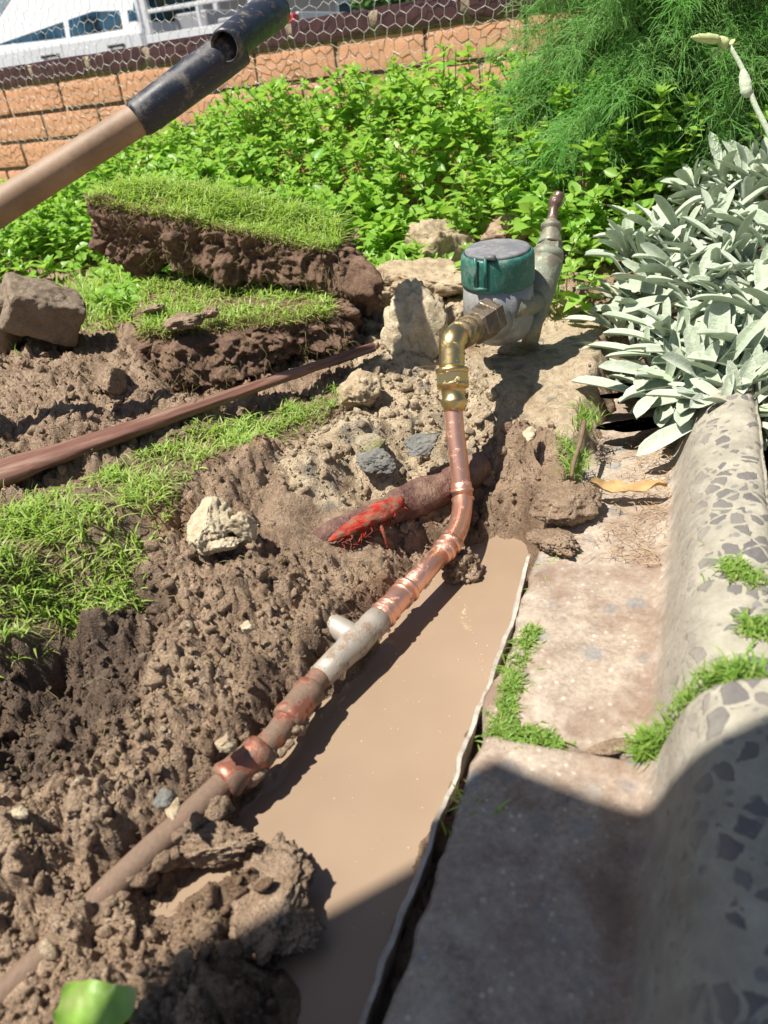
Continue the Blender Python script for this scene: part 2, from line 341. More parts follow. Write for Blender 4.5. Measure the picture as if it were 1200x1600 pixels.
def concrete_tray():
    m = M('kerb_concrete', rough=.85); sa = m.attr('s'); kt = m.attr('k')
    wob = m.n('ShaderNodeVectorMath'); wob.operation = 'MULTIPLY_ADD'
    nz = m.n('ShaderNodeTexNoise'); nz.inputs['Scale'].default_value = 45; m.l(m.co, nz.inputs['Vector']); m.l(nz.outputs['Color'], wob.inputs[0]); wob.inputs[1].default_value = (.010,)*3; m.l(m.co, wob.inputs[2]); wv = wob.outputs[0]
    fine = m.noise(260, 5, .75); mid = m.noise(38, 5, .7); big = m.noise(9, 4)
    # tray: dusty beige with half buried bluish stones
    tray = m.ramp(mid, [(.28, (.22, .165, .125)), (.5, (.34, .27, .21)), (.72, (.46, .39, .31))])
    tray = m.mix(m.ramp(fine, [(.45, 0), (.75, .7)]), tray, (.56, .47, .36)); tray = m.mix(m.ramp(fine, [(.25, .7), (.42, 0)]), tray, (.13, .085, .06))
    v = m.vor(48, vec=wv); on = m.math('GREATER_THAN', v.outputs['Color'], .60)
    st = m.math('MULTIPLY', on, m.ramp(v.outputs['Distance'], [(.30, 1), (.48, 0)])); st = m.math('MULTIPLY', st, m.ramp(big, [(.36, .1), (.55, .85)]))
    pk = m.vor(150); tray = m.mix(m.math('MULTIPLY', m.math('GREATER_THAN', pk.outputs['Color'], .60), m.ramp(pk.outputs['Distance'], [(.16, .8), (.26, 0)])), tray, (.60, .52, .42))
    tray = m.mix(st, tray, m.ramp(fine, [(.3, (.15, .16, .165)), (.7, (.30, .30, .29))]))
    dirt = m.ramp(m.noise(13, 5, .7), [(.46, 0), (.64, .8)]); tray = m.mix(dirt, tray, (.20, .125, .085))
    # kerb crown: cream with exposed slate coloured stones
    cr = m.ramp(mid, [(.3, (.26, .24, .185)), (.6, (.385, .355, .28)), (.8, (.49, .455, .375))]); cr = m.mix(m.ramp(fine, [(.25, .6), (.45, 0)]), cr, (.24, .22, .18))
    v2 = m.vor(82, vec=m.scale((1, .8, 1), wv)); e2 = m.vor(82, 'DISTANCE_TO_EDGE', vec=m.scale((1, .8, 1), wv)); on2 = m.math('GREATER_THAN', v2.outputs['Color'], .43)
    s2 = m.math('MULTIPLY', on2, m.ramp(m.math('ADD', e2.outputs['Distance'], m.math('MULTIPLY', m.math('SUBTRACT', mid, .5), .55)), [(.12, 0), (.145, 1)])); s2 = m.math('MULTIPLY', s2, m.ramp(kt, [(.16, 0), (.34, 1)]))
    v3 = m.vor(120, vec=wv); s3 = m.math('MULTIPLY', m.math('GREATER_THAN', v3.outputs['Color'], .6), m.ramp(v3.outputs['Distance'], [(.30, .9), (.36, 0)]))
    s3 = m.math('MULTIPLY', s3, m.ramp(kt, [(.08, .6), (.3, 1)]))
    stone = m.mix(v2.outputs['Color'], m.ramp(fine, [(.3, (.04, .04, .048)), (.7, (.11, .108, .12))]), (.21, .19, .165))
    stone = m.mix(m.ramp(fine, [(.62, 0), (.72, .6)]), stone, (.30, .29, .27))
    cr = m.mix(s3, cr, (.20, .19, .175)); cr = m.mix(s2, cr, stone)
    cove = m.ramp(mid, [(.3, (.24, .205, .16)), (.7, (.37, .335, .275))]); cove = m.mix(m.ramp(m.noise(130, 3, .6), [(.58, 0), (.66, .7)]), cove, (.17, .155, .135))
    up = m.mix(m.ramp(kt, [(.2, 0), (.5, 1)]), cove, cr)
    m.col(m.mix(m.ramp(kt, [(.03, 0), (.16, 1)]), tray, up))
    hh = m.math('SUBTRACT', m.math('MULTIPLY', fine, .6), m.math('MULTIPLY', s2, -.6)); m.bump(mid, .003, .6); m.bump(hh, .0022, .8); return m.m
MAT['kerb'] = concrete_tray()
def rock_mat(name, a, b, c, moss=0, speck=.5):
    m = M(name, rough=.9); mid = m.noise(55, 6, .75); fine = m.noise(330, 4, .75)
    col = m.ramp(mid, [(.3, a), (.52, b), (.72, c)]); col = m.mix(m.ramp(fine, [(.28, speck), (.45, 0)]), col, tuple(q*.35 for q in a))
    if moss: col = m.mix(m.ramp(m.noise(26, 4), [(.5, 0), (.62, moss)]), col, (.19, .19, .05))
    m.col(col); m.bump(mid, .006, .8); m.bump(fine, .002, .9); return m.m
MAT['tan_rock'] = rock_mat('tan_concrete', (.26, .18, .11), (.50, .39, .25), (.64, .53, .37))
MAT['pale_rock'] = rock_mat('pale_concrete', (.36, .27, .17), (.60, .50, .34), (.70, .62, .46))
MAT['moss_rock'] = rock_mat('mossy_concrete', (.25, .19, .13), (.42, .35, .25), (.50, .43, .32), .8)
MAT['grey_rock'] = rock_mat('grey_stone', (.13, .125, .11), (.21, .205, .185), (.30, .29, .25))
MAT['block'] = rock_mat('brown_block', (.17, .125, .085), (.26, .20, .14), (.34, .27, .19))
MAT['red_rock'] = rock_mat('reddish_rock', (.20, .12, .08), (.40, .28, .19), (.52, .40, .29))

def metal_mat(name, base, rough, dirt=None, dirt_amt=0.2, scale=60, metal=1, bump=.0005, dirt_rough=.8, attr=None):
    m = M(name, base, rough, metal); n = m.noise(scale, 5, .7)
    c = m.mix(m.ramp(m.noise(scale*.35, 3), [(.3, 0), (.8, .5)]), base, tuple(q*.62 for q in base))
    if dirt:
        f = m.ramp(n, [(max(0, .72-dirt_amt), 0), (min(1, .78-dirt_amt*.8), 1)])
        if attr:
            f = m.math('ADD', m.attr(attr), m.math('MULTIPLY', m.math('SUBTRACT', n, .5), 2.6)); f = m.ramp(f, [(.38, 0), (.62, 1)])
        dn = m.noise(300, 4, .7); dc = m.mix(dn, tuple(q*.6 for q in dirt), tuple(min(1, q*1.35) for q in dirt))
        c = m.mix(f, c, dc); m.l(m.math('MULTIPLY', m.math('SUBTRACT', 1., f), metal), m.b.inputs['Metallic'])
        m.rough(m.math('ADD', rough, m.math('MULTIPLY', f, dirt_rough-rough))); m.bump(m.math('MULTIPLY', f, dn), .0007, .7)
    m.col(c); m.bump(n, bump, .6); return m.m
MAT['copper'] = metal_mat('copper', (.44, .18, .12), .46, (.18, .118, .08), attr='mud', bump=.0002, metal=.7)
MAT['copper_clean'] = metal_mat('clean_copper', (.92, .50, .36), .36, (.34, .17, .12), .16, metal=.88)
MAT['oxid'] = metal_mat('tarnished_fitting', (.42, .37, .31), .55, (.25, .18, .125), .22, metal=.35)
MAT['brass'] = metal_mat('brass', (.70, .52, .24), .33, (.22, .16, .07), .12, 90)
MAT['old_brass'] = metal_mat('old_brass', (.36, .27, .14), .38, (.17, .13, .08), .25, 90, .9)
MAT['bronze_nut'] = metal_mat('bronze_nut', (.22, .17, .12), .45, (.13, .10, .075), .3, 90, .8)
MAT['cast'] = metal_mat('cast_metal', (.32, .33, .33), .42, (.25, .245, .23), .26, 50, .55, .0008, .6)
MAT['tapmetal'] = metal_mat('weathered_tap_brass', (.27, .245, .18), .5, (.22, .25, .19), .28, 70, .55)
MAT['knob'] = metal_mat('knob_metal', (.20, .13, .10), .38, (.11, .085, .07), .2, 90, .6)
def plastic(name, base, dirt, rough=.4, amt=.4, thr=.55):
    m = M(name, base, rough); n = m.noise(45, 6, .75); sc2 = m.noise(30, 4, .7, m.scale((1, 7, 7)))
    c = m.mix(m.ramp(n, [(thr, 0), (thr+.15, amt)]), base, dirt); c = m.mix(m.ramp(m.noise(420, 2), [(.66, 0), (.72, amt)]), c, tuple(min(1, q*1.2) for q in dirt))
    m.col(c); m.rough(m.ramp(n, [(.4, rough), (.7, .75)])); m.bump(n, .0004, .5); return m.m
MAT['green'] = plastic('green_plastic', (.014, .115, .088), (.17, .25, .21), .42, .7, .48)
MAT['greylid'] = plastic('grey_lid', (.145, .145, .16), (.27, .26, .255), .55, .7, .45)
MAT['black'] = plastic('black_plastic', (.020, .024, .036), (.26, .22, .17), .30, .7, .53)
def wood_mat(name, a, b, c, stretch=(3, 60, 60), rough=.6, vec=None):
    m = M(name, rough=rough); v = m.attr_vec = m.scale(stretch); n = m.noise(1, 6, .7, v); l = m.noise(7, 3)
    col = m.ramp(n, [(.28, a), (.5, b), (.75, c)]); col = m.mix(m.ramp(l, [(.3, 0), (.8, .45)]), col, tuple(q*.65 for q in b))
    m.col(col); m.bump(n, .0018, .7); return m.m
def leafmat(name, a, b, tr, fac=.35, rough=.45, spec=.35):
    m = M(name, a, rough, spec=spec); c = m.mix(m.attr('v'), a, b); m.col(c)
    m.translucent(m.mix(m.attr('v'), tr, tuple(q*.7 for q in tr)), fac); return m.m
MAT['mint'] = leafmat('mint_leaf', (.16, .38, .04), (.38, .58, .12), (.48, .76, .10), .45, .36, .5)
MAT['grass'] = leafmat('grass_blade', (.24, .44, .06), (.50, .58, .20), (.52, .72, .12), .45)
MAT['drygrass'] = leafmat('grass_roots', (.36, .30, .14), (.22, .20, .08), (.4, .34, .14), .3)
MAT['moss'] = leafmat('moss_tuft', (.14, .30, .04), (.32, .43, .10), (.36, .52, .08), .4)
MAT['fennel'] = leafmat('fennel_thread', (.22, .50, .11), (.42, .66, .25), (.42, .78, .22), .5)
MAT['stem'] = leafmat('stem', (.15, .24, .06), (.24, .28, .10), (.3, .45, .1), .25)
def lamb_mat():
    m = M('felted_leaf', rough=.9, spec=.15); n = m.noise(160, 4, .7); b = m.mix(m.attr('v'), (.42, .50, .35), (.62, .68, .54))
    b = m.mix(m.ramp(m.attr('mid'), [(0, .6), (.25, 0)]), b, (.64, .71, .52)); b = m.mix(m.ramp(m.attr('mid'), [(.72, 0), (1, .6)]), b, (.78, .82, .72)); b = m.mix(m.ramp(n, [(.3, .45), (.6, 0)]), b, (.33, .41, .28)); m.col(b)
    m.set(Sheen_Weight=.5, Sheen_Roughness=.5); m.bump(n, .002, .8); m.bump(m.noise(700, 2), .0008, .8); m.translucent((.45, .58, .30), .18); return m.m
MAT['lamb'] = lamb_mat()

# ================================================ GROUND MESH
def build_ground():
    ys = [.06]
    while ys[-1] < 3.4: ys.append(ys[-1]+max(.0014, .0036*(ys[-1]+.02)**1.05)) if ys[-1] < 1.25 else ys.append(ys[-1]+.012)
    ys = np.array(ys); u = np.concatenate([np.linspace(-1.7, -.86, 40)[:-1], np.linspace(-.86, .66, 640), np.linspace(.66, 1.6, 60)[1:]])
    X = u[None]*(ys[:, None]+.09); Y = np.repeat(ys[:, None], len(u), 1); x = X.ravel(); y = Y.ravel()
    z_ = zones(x, y); h = ground_h(x, y, True, z_)
    edge = np.maximum(sstep(1.3, 1.6, np.abs(np.repeat(u[None], len(ys), 0)).ravel()), sstep(3.0, 3.4, y)); edge = np.maximum(edge, sstep(.08, .06, y)); h = h*(1-edge)+edge*.03
    # undercut clods sideways so that the soil is not a plain height field
    nx = fbm(np.stack([x*90, y*90, h*90], -1), 61, 3); ny = fbm(np.stack([x*90+7, y*90, h*90], -1), 63, 3)
    V = np.stack([x+nx*.0022*(1-edge), y+ny*.0022*(1-edge), h], -1); n = len(u)
    i = np.arange(len(ys)-1)[:, None]*n; j = np.arange(n-1)[None]
    F = np.stack([i+j, i+j+1, i+n+j+1, i+n+j], -1).reshape(-1, 4)
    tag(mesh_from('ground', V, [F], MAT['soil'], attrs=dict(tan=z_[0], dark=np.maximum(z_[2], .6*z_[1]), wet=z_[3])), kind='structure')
build_ground()
mb = MB()
for (x0, x1, y0, y1) in [(-1500, 1500, 3.35, 2500)]:
    mb.add([[x0, y0, .13], [x1, y0, .13], [x1, y1, .13], [x0, y1, .13]], np.array([[0, 1, 2, 3]]))
mroad = M('asphalt', rough=.9); mroad.col(mroad.ramp(mroad.noise(30, 5), [(.3, (.04, .04, .042)), (.7, (.075, .073, .07))])); tag(mb.build('road', mroad.m), kind='structure')
mb = MB(); mb.add([[-1500, -1500, .02], [1500, -1500, .02], [1500, 3.4, .02], [-1500, 3.4, .02]], np.array([[0, 1, 2, 3]]))
# leave the dug area open: four lawn sheets round it
mb = MB()
for (x0, x1, y0, y1) in [(-1500, -1.0, -1500, 3.38), (1.0, 1500, -1500, 3.38), (-1.0, 1.0, -1500, .068)]:
    mb.add([[x0, y0, .018], [x1, y0, .018], [x1, y1, .018], [x0, y1, .018]], np.array([[0, 1, 2, 3]]))
tag(mb.build('garden_ground', MAT['soil']), kind='structure')
mb = MB(); g = np.linspace(-.5, .5, 3)
mb.add([[-.6, .07, 0], [.42, .07, 0], [.42, .78, 0], [-.6, .78, 0]], np.array([[0, 1, 2, 3]]))
tag(mb.build('water', MAT['water']), kind='structure')
def gz(x, y): return float(ground_h(np.array([float(x)]), np.array([float(y)]), True)[0])
def gzv(x, y): return ground_h(np.asarray(x, float), np.asarray(y, float), True)

# ================================================ KERB BLOCKS
def kerb_block(t0, t1, dz, seed, label, ds=0., kh=1.0, ks=1.):
    # profile: (s, z, attr)
    pf = [(-.004, -.03), (-.004, .036), (-.002, .043), (.003, .0455), (.030, .046), (.060, .046), (.088, .047), (.098, .048), (.105, .054), (.110, .066), (.115, .080), (.122, .093), (.132, .1025), (.145, .108), (.158, .111), (.170, .112), (.179, .1105), (.186, .106), (.189, .098), (.191, .0)]
    pf = [(a if a < .13 else .13+(a-.13)*ks, b if b < .05 else .05+(b-.05)*kh) for a, b in pf]
    P = spline([(a, b, 0) for a, b in pf], 120)[:, :2]
    P = np.concatenate([P, [[P[-1, 0], -.03]]]); nt_ = int((t1-t0)/.0028); T = np.linspace(t0, t1, nt_)
    S = np.repeat(P[None, :, 0], nt_, 0); Zz = np.repeat(P[None, :, 1], nt_, 0); TT = np.repeat(T[:, None], len(P), 1)
    e = np.minimum(TT-t0, t1-TT); er = .005; rnd = er*(1-np.sqrt(np.clip(1-(1-np.clip(e/er, 0, 1))**2, 0, 1)))  # rounded ends
    q = np.stack([S*1., TT, Zz], -1).reshape(-1, 3)
    n1 = fbm(q*30, seed, 4).reshape(S.shape); n2 = np.abs(fbm(q*150, seed+3, 3)).reshape(S.shape)
    Zz = Zz-rnd*(Zz > .02)*(.5+.5*(Zz > .06))*1.6+.0022*n1-.0018*n2*(Zz > .02); S2 = S+.0045*n1*((S < .01)*1.+.25)+ds
    hn = fbm(np.stack([T*28, T*0, T*0+seed], -1), seed, 4); S2 = S2+(np.clip(.02-S, 0, .02)/.02)*(hn*.006)[:, None]
    x, y = kerb_xy(S2, TT); V = np.stack([x, y, Zz+dz], -1).reshape(-1, 3); m = len(P)
    i = np.arange(nt_-1)[:, None]*m; j = np.arange(m-1)[None]
    F = [np.stack([i+j, i+j+1, i+m+j+1, i+m+j], -1).reshape(-1, 4)]
    V = np.concatenate([V, [np.array([*kerb_xy(.1+ds, t0), .0+dz]), np.array([*kerb_xy(.1+ds, t1), .0+dz])]]); k = len(V)-2; jj = np.arange(m-1)
    F.append(np.stack([np.full(m-1, k), jj+1, jj], -1)); F.append(np.stack([np.full(m-1, k+1), (nt_-1)*m+jj, (nt_-1)*m+jj+1], -1))
    ka = np.clip((S-.098)/.085, 0, 1)*(np.ones_like(S)); ka = np.append(ka.ravel(), [.2, .2])
    o = mesh_from('kerb_block', V, F, MAT['kerb'], attrs=dict(k=ka, s=np.append(S.ravel(), [0, 0]))); return tag(o, label, 'kerb block', 'dished concrete kerb blocks along the trench')
jx = kerb_st(*Z(900, 1168, .046)[:2])[1]
kerb_block(jx+.003, jx+.71, 0, 5, 'sunlit pale concrete kerb block with dusty flat tray, beside the upper half of the puddle', ks=.78)
kerb_block(jx-.62, jx-.003, .003, 9, 'shaded concrete kerb block at the bottom right corner, dark stones in its crown', .002, 1.3)

# ================================================ EDGING STRIP
pts = [(829,868),(822,905),(812,948),(795,1000),(779,1042),(764,1088),(745,1130),(726,1182),(708,1235),(690,1278),(672,1330),(652,1392),(632,1440),(606,1508),(585,1560),(560,1640)]
P = spline([Z(a, b, .030+.004*math.sin(i*2.1)) for i, (a, b) in enumerate(pts)], 220)
tn = np.gradient(P, axis=0); tn[:, 2] = 0; tn /= np.linalg.norm(tn, axis=1)[:, None]; nr = np.stack([-tn[:, 1], tn[:, 0], 0*tn[:, 0]], -1)  # towards the water (walking to the viewer)
nr = -nr if (nr[100]@np.array([-1, .3, 0])) < 0 else nr
hn = fbm(np.stack([np.arange(220)*.09, np.zeros(220), np.zeros(220)], -1), 5, 4); hn2 = fbm(np.stack([np.arange(220)*.5, np.zeros(220), np.zeros(220)], -1), 8, 3)
prof = [(.0120, -.04), (.0085, .3), (.0048, .97), (.0042, 1.0), (.0014, 1.0), (.0012, .97), (.0048, .3), (.009, -.04)]
V = []; top = P[:, 2]+.0009*hn2
for o_, zz in prof: V.append(P*[1, 1, 0]+nr*(o_*(1.0+.25*hn[:, None])-.0006+hn[:, None]*.0016)+np.stack([0*top, 0*top, np.where(np.full(220, zz) < 0, -.03, top*zz)], -1))
V = np.stack(V, 1).reshape(-1, 3); k = len(prof); i = np.arange(219)[:, None]*k; j = np.arange(k)[None]; j2 = (j+1) % k
me_ = M('weathered_edging', rough=.75); nn = me_.noise(60, 5, .7); me_.col(me_.mix(me_.ramp(me_.noise(20, 4), [(.45, 0), (.65, .6)]), me_.ramp(nn, [(.3, (.28, .25, .21)), (.6, (.50, .46, .40))]), (.20, .145, .10))); me_.bump(nn, .0012, .8); me_.rough(me_.ramp(nn, [(.4, .45), (.6, .8)]))
tag(mesh_from('edging_strip', V, [np.stack([i+j, i+k+j, i+k+j2, i+j2], -1).reshape(-1, 4), ], me_.m, smooth=False), 'thin grey weathered edging strip standing along the right bank of the muddy puddle', 'garden edging')
# ================================================ COPPER WATER PIPE
pipe = thing('water_pipe', 'copper water pipe with press fittings running along the puddle and up to a brass elbow', 'water pipe', Z(640,930,.03))
RO_ = .0096
g = [Z(712,838,.034), Z(640,922,.031), Z(612,948,.030)]
el_top = D(723,778,.785); el_bot = Z(703,850,.034); nut_b = D(709,640,.785); bend = spline([el_top, el_top+(el_bot-el_top)*.28+np.array([.002,-.0,-.004]), el_top+(el_bot-el_top)*.66+np.array([.003,.001,-.003]), el_bot], 20)
mb = MB(); rp = spline([D(708,640,.785), D(712,680,.785), D(718,730,.785), el_top], 30); mb.tube(rp, RO_, 28, a=0.02); mb.build('riser', MAT['copper_clean'], pipe)
mb = MB(); mb.tube(bend, RO_*1.07, 28, a=.1)
def ringat(mb, c, ax, wd=.004, r=.0118, a=.1):
    ax = unit(ax); mb.lathe(c-ax*wd, c+ax*wd, [(0, RO_), (.12, r*.93), (.35, r), (.65, r), (.88, r*.93), (1, RO_)], 28, a)
d1 = unit(rp[-1]-rp[-4]); d2 = unit(Z(640,922,.031)-el_bot)
for k in (-.0035, .0055): ringat(mb, el_top-d1*(.004-k), d1, .003, .0120)
mb.lathe(el_top-d1*.016, el_top+d1*.002, [(0, RO_), (.05, .0107), (1, .0107)], 28, .05)
for k in (0, .010): ringat(mb, el_bot+d2*(k+.001), d2, .003, .0121)
mb.lathe(el_bot-d2*.004, el_bot+d2*.020, [(0, .0107), (.95, .0107), (1, RO_)], 28, .08)
mb.build('elbow', MAT['copper_clean'], pipe)
mb = MB(); q0 = el_bot; q1 = Z(622,938,.030); mb.tube([q0, (q0+q1)/2, q1], RO_, 28, a=.05); mb.build('pipe_section', MAT['copper_clean'], pipe)
# coupling
mb = MB(); c0 = Z(640,917,.0305); c1 = Z(594,966,.030); dd = unit(c1-c0); mb.lathe(c0, c1, [(0, RO_), (.03, .0108), (.97, .0108), (1, RO_)], 28, .15)
for t in (.10, .26, .72, .90): ringat(mb, c0+(c1-c0)*t, dd, .0028, .0126 if t in (.10, .90) else .0119, .15)
mb.build('coupling', MAT['copper_clean'], pipe)
# tee with side stub
tA = c1; tB = Z(500,1058,.030); mb = MB(); td = unit(tB-tA); L = np.linalg.norm(tB-tA)
mb.lathe(tA, tB, [(0, .0095), (.01, .0118), (.16, .0122), (.22, .0112), (.30, .0118), (.46, .0128), (.60, .0112), (.75, .0108), (1, .0100)], 28)
tc = tA+td*L*.40; mb.build('tee_fitting', MAT['oxid'], pipe)
mb = MB(); st = Z(512,972,.036); sp = spline([tc, (tc+st)/2+np.array([0, 0, .001]), st], 12); mb.tube(sp, np.linspace(.0112, .0092, 12), 24, a=.5); mb.tube([st+(unit(st-sp[-3]))*.0006, st+(unit(st-sp[-3]))*.0008], [.0072, .0072], 20, a=1.); mb.build('branch_stub', MAT['oxid'], pipe)
# old muddy run
run = spline([tB, Z(470,1092,.029), Z(430,1150,.029), Z(375,1200,.028), Z(300,1272,.028), Z(225,1340,.025), Z(150,1412,.018), Z(70,1495,.014), Z(-40,1600,.011), Z(-150,1700,.012)], 150)
mud = np.interp(np.linspace(0, 1, 150), [0, .08, .2, .3, .36, .42, .55, 1], [.62, .58, .6, .55, .7, .8, .9, 1.0])
mb = MB(); mb.tube(run, .0090, 26, a=mud, nz=.06, nsc=60); mb.build('old_pipe', MAT['copper'], pipe, attr='mud')
def cpl(pa, pb, a, name='coupling', r=.0118):
    mb = MB(); A = Z(*pa); B = Z(*pb); ax = unit(B-A); mb.lathe(A, B, [(0, .0100), (.04, r), (.18, r*1.06), (.28, r*.97), (.72, r*.97), (.84, r*1.06), (.96, r), (1, .010)], 26, a); mb.build(name, MAT['copper'], pipe, attr='mud')
cpl((488,1074,.0292), (446,1128,.029), .55); cpl((412,1170,.0288), (346,1226,.0285), .55, r=.0124)
# mud clinging to the pipe
mb = MB(); r = np.random.default_rng(4)
for k in range(110):
    t = r.uniform(.03, .95)**.8; p = run[int(t*149)]; V, F = ico(2); sz = r.uniform(.002, .0075)*(1 if t > .3 else .7); V = V*(1+.55*fbm(V*2.5+k, k, 3))[:, None]
    an = r.uniform(-2.4, .3); off = np.array([math.sin(-an)*.009, -.003, math.cos(an)*.006-.004]); mb.add(V*[sz*1.3, sz, sz*.8]+p+off, F)
mb.build('clinging_mud', MAT['soil'], pipe)
# brass adaptor and elbow
brass_el = thing('brass_elbow_fitting', 'shiny brass elbow and threaded adaptor joining the copper riser to the water meter nut', 'pipe fitting', D(706,600,.785))
A0 = D(710,643,.785); A1 = D(706,575,.785); ax = unit(A1-A0); h0 = np.linalg.norm(A1-A0)
mb = MB(); mb.lathe(A0, A1, [(0, .0098), (.01, .0112), (.10, .0115), (.18, .0138), (.26, .0138), (.32, .0114), (.42, .0122), (.52, .0128), (.53, .0158), (.60, .0166), (.66, .0158), (.68, .0150), (.86, .0150), (.88, .0168), (.97, .0170), (1.0, .0145)], 32); mb.build('adaptor', MAT['brass'], brass_el)
mb = MB(); mb.lathe(A0+ax*h0*.62, A0+ax*h0*.86, [(0, .0166), (.03, .0172), (.97, .0172), (1, .0166)], 8); mb.build('hex_nut', MAT['brass'], brass_el, smooth=False)
M1 = D(752,504,.835); eb = spline([A1, D(706,548,.785), D(707,534,.785), D(716,524,.795), D(730,517,.812), M1], 36)
mb = MB(); mb.tube(eb[:24], .0132, 28); mb.build('elbow', MAT['brass'], brass_el)
e1 = D(716,526,.793); e2 = D(742,509,.827)
mb = MB(); mb.lathe(e1, e2, [(0, .0135), (.02, .0150), (.12, .0152), (.16, .0140), (.26, .0140), (.30, .0158), (.44, .0160), (.50, .0145), (.66, .0140), (.70, .0150), (.9, .0150), (1, .0135)], 30); mb.build('threaded_collar', MAT['old_brass'], brass_el)
# ================================================ METER
mtop = D(777,388,.875); mx, my, mz = mtop; tilt = np.array([.0, -.07, 1.]); up = unit(tilt)
meter = thing('water_meter', 'grey cast water meter with green collar and grey flip lid standing among the rubble', 'water meter', (mx, my, mz-.10))
Mc = np.array([mx, my, mz]); 
def mp(h): return Mc+up*h
mb = MB(); mb.lathe(mp(-.112), mp(-.034), [(0, .008), (.03, .020), (.10, .031), (.2, .038), (.35, .0415), (.6, .0415), (1.0, .0405)], 48); 
# boss for the union and outlet neck
bs = D(765,497,.845); mb.lathe(bs+unit(M1-bs)*.006, mp(-.085), [(0, .015), (.3, .020), (1, .026)], 28)
mb.lathe(D(818,500,.90), mp(-.083), [(0, .017), (1, .026)], 28)
o = mb.build('meter_body', MAT['cast'], meter)
mb = MB(); mb.lathe(mp(-.040), mp(-.0025), [(0, .0385), (.04, .0418), (.15, .0425), (.80, .0420), (.93, .0412), (1.0, .0392), (1.0, .0380), (.9, .037)], 64)
fr = unit(np.array([-.55, -.83, 0]));  # latch on the front left
sd2 = np.array([-fr[1], fr[0], 0])
for dxx in (-.0085, .0035): mb.box(mp(-.017)+fr*.0425+sd2*dxx, (.0035, .0032, .032), rot=np.stack([sd2, fr, up], 1))
mb.box(mp(-.036)+fr*.0425+sd2*(-.0025), (.016, .003, .004), rot=np.stack([sd2, fr, up], 1))
collar = mb.build('collar', MAT['green'], meter)
mb = MB(); mb.lathe(mp(-.004), mp(.0012), [(0, .0372), (.6, .0372), (.9, .0364), (1, .0345), (1.0, .02), (1.04, .0001)], 64)
mb.box(mp(-.001)+fr*.0385+sd2*.008, (.009, .007, .004), rot=np.stack([sd2, fr, up], 1)); mb.tube([mp(-.001)+fr*.040+sd2*.002, mp(-.001)+fr*.040+sd2*.014], .0028, 12)
mb.build('lid', MAT['greylid'], meter)
mb = MB(); 
for k, (t, l) in enumerate([(0.0, .013), (.0045, .010), (.009, .012)]):
    an = -.55+k*.09; dr = np.array([math.cos(an), math.sin(an), 0]); nx_ = np.array([-dr[1], dr[0], 0]); mb.box(mp(-.062-.003*k)+dr*.0415, (.0022, .0016, l), rot=np.stack([nx_, dr, up], 1))
mb.build('cast_mark', MAT['cast'], meter)
mb = MB(); n0 = D(738,514,.822); n1 = D(768,494,.850); mb.lathe(n0, n1, [(0, .0155), (.10, .0195), (.55, .0205), (.60, .0205), (.62, .0215), (.95, .0215), (1, .018)], 6, ph=.3); mb.build('union_nut', MAT['bronze_nut'], meter, smooth=False)
# ================================================ TAP on the far side
T0 = D(842,452,.93); T1 = D(853,408,.935); T2 = D(860,365,.94); T3 = D(866,330,.945); gb = D(836,520,.93)
tap = thing('garden_tap', 'weathered brass stop tap with a bent brown knob, behind the water meter', 'tap', Z(832,535,.10))
mb = MB(); mb.tube(spline([Z(826,545,.095), D(832,515,.925), D(838,485,.93), T0, T1], 24), np.concatenate([np.full(8, .0105), np.linspace(.0105, .021, 10), np.full(6, .0205)]), 26, nz=.06, nsc=50)
mb.tube([D(838,470,.925), D(820,478,.90), D(800,480,.88)], .014, 20, nz=.06); mb.build('tap_body', MAT['tapmetal'], tap)
mb = MB(); mb.lathe(D(854,408,.935), D(857,393,.937), [(0, .0175), (.1, .0195), (.5, .0198), (.9, .019), (1, .016)], 30); mb.build('flange', MAT['tapmetal'], tap)
mb = MB(); mb.lathe(D(857,395,.937), D(859,383,.938), [(0, .0168), (1, .0160)], 6, ph=.2); mb.build('hex_bonnet', MAT['tapmetal'], tap, smooth=False)
mb = MB(); mb.lathe(D(859,384,.938), D(862,344,.943), [(0, .0158), (.12, .0150), (.35, .0125), (.55, .0110), (.60, .0105), (.62, .0125), (.80, .0128), (.86, .0100), (1, .0060)], 28); mb.build('spindle_housing', MAT['tapmetal'], tap)
mb = MB(); kp = spline([D(862,350,.943), D(864,335,.944), D(866,322,.944), D(870,312,.944), D(876,301,.944)], 22); mb.tube(kp, np.interp(np.linspace(0, 1, 22), [0, .25, .45, .55, .72, .78, .95, 1], [.0075, .0060, .0058, .0085, .0088, .0070, .0070, .0030]), 20); mb.build('knob', MAT['knob'], tap)

# ================================================ ROOT
root = thing('buried_root', 'thick muddy root with a torn raw red patch, behind the copper riser', 'root', Z(570,810,.06))
rpts = spline([Z(400,868,.035), Z(452,866,.042), Z(500,848,.046), Z(560,820,.048), Z(620,793,.046), Z(690,762,.040), Z(750,733,.036)], 70)
rr = np.interp(np.linspace(0, 1, 70), [0, .12, .3, .5, .75, 1], [.007, .0115, .0135, .0150, .0175, .019])
mr = M('muddy_bark', rough=.7); a_ = mr.noise(60, 5, .75); mr.col(mr.mix(mr.ramp(mr.noise(30, 4), [(.45, 0), (.65, .8)]), mr.ramp(a_, [(.3, (.07, .03, .025)), (.6, (.16, .08, .06))]), (.26, .175, .12))); mr.bump(a_, .005, .9); mr.bump(mr.noise(350, 3), .002, .8)
mb = MB(); mb.tube(rpts, rr, 30, nz=.32, nsc=55); mb.build('bark', mr.m, root)
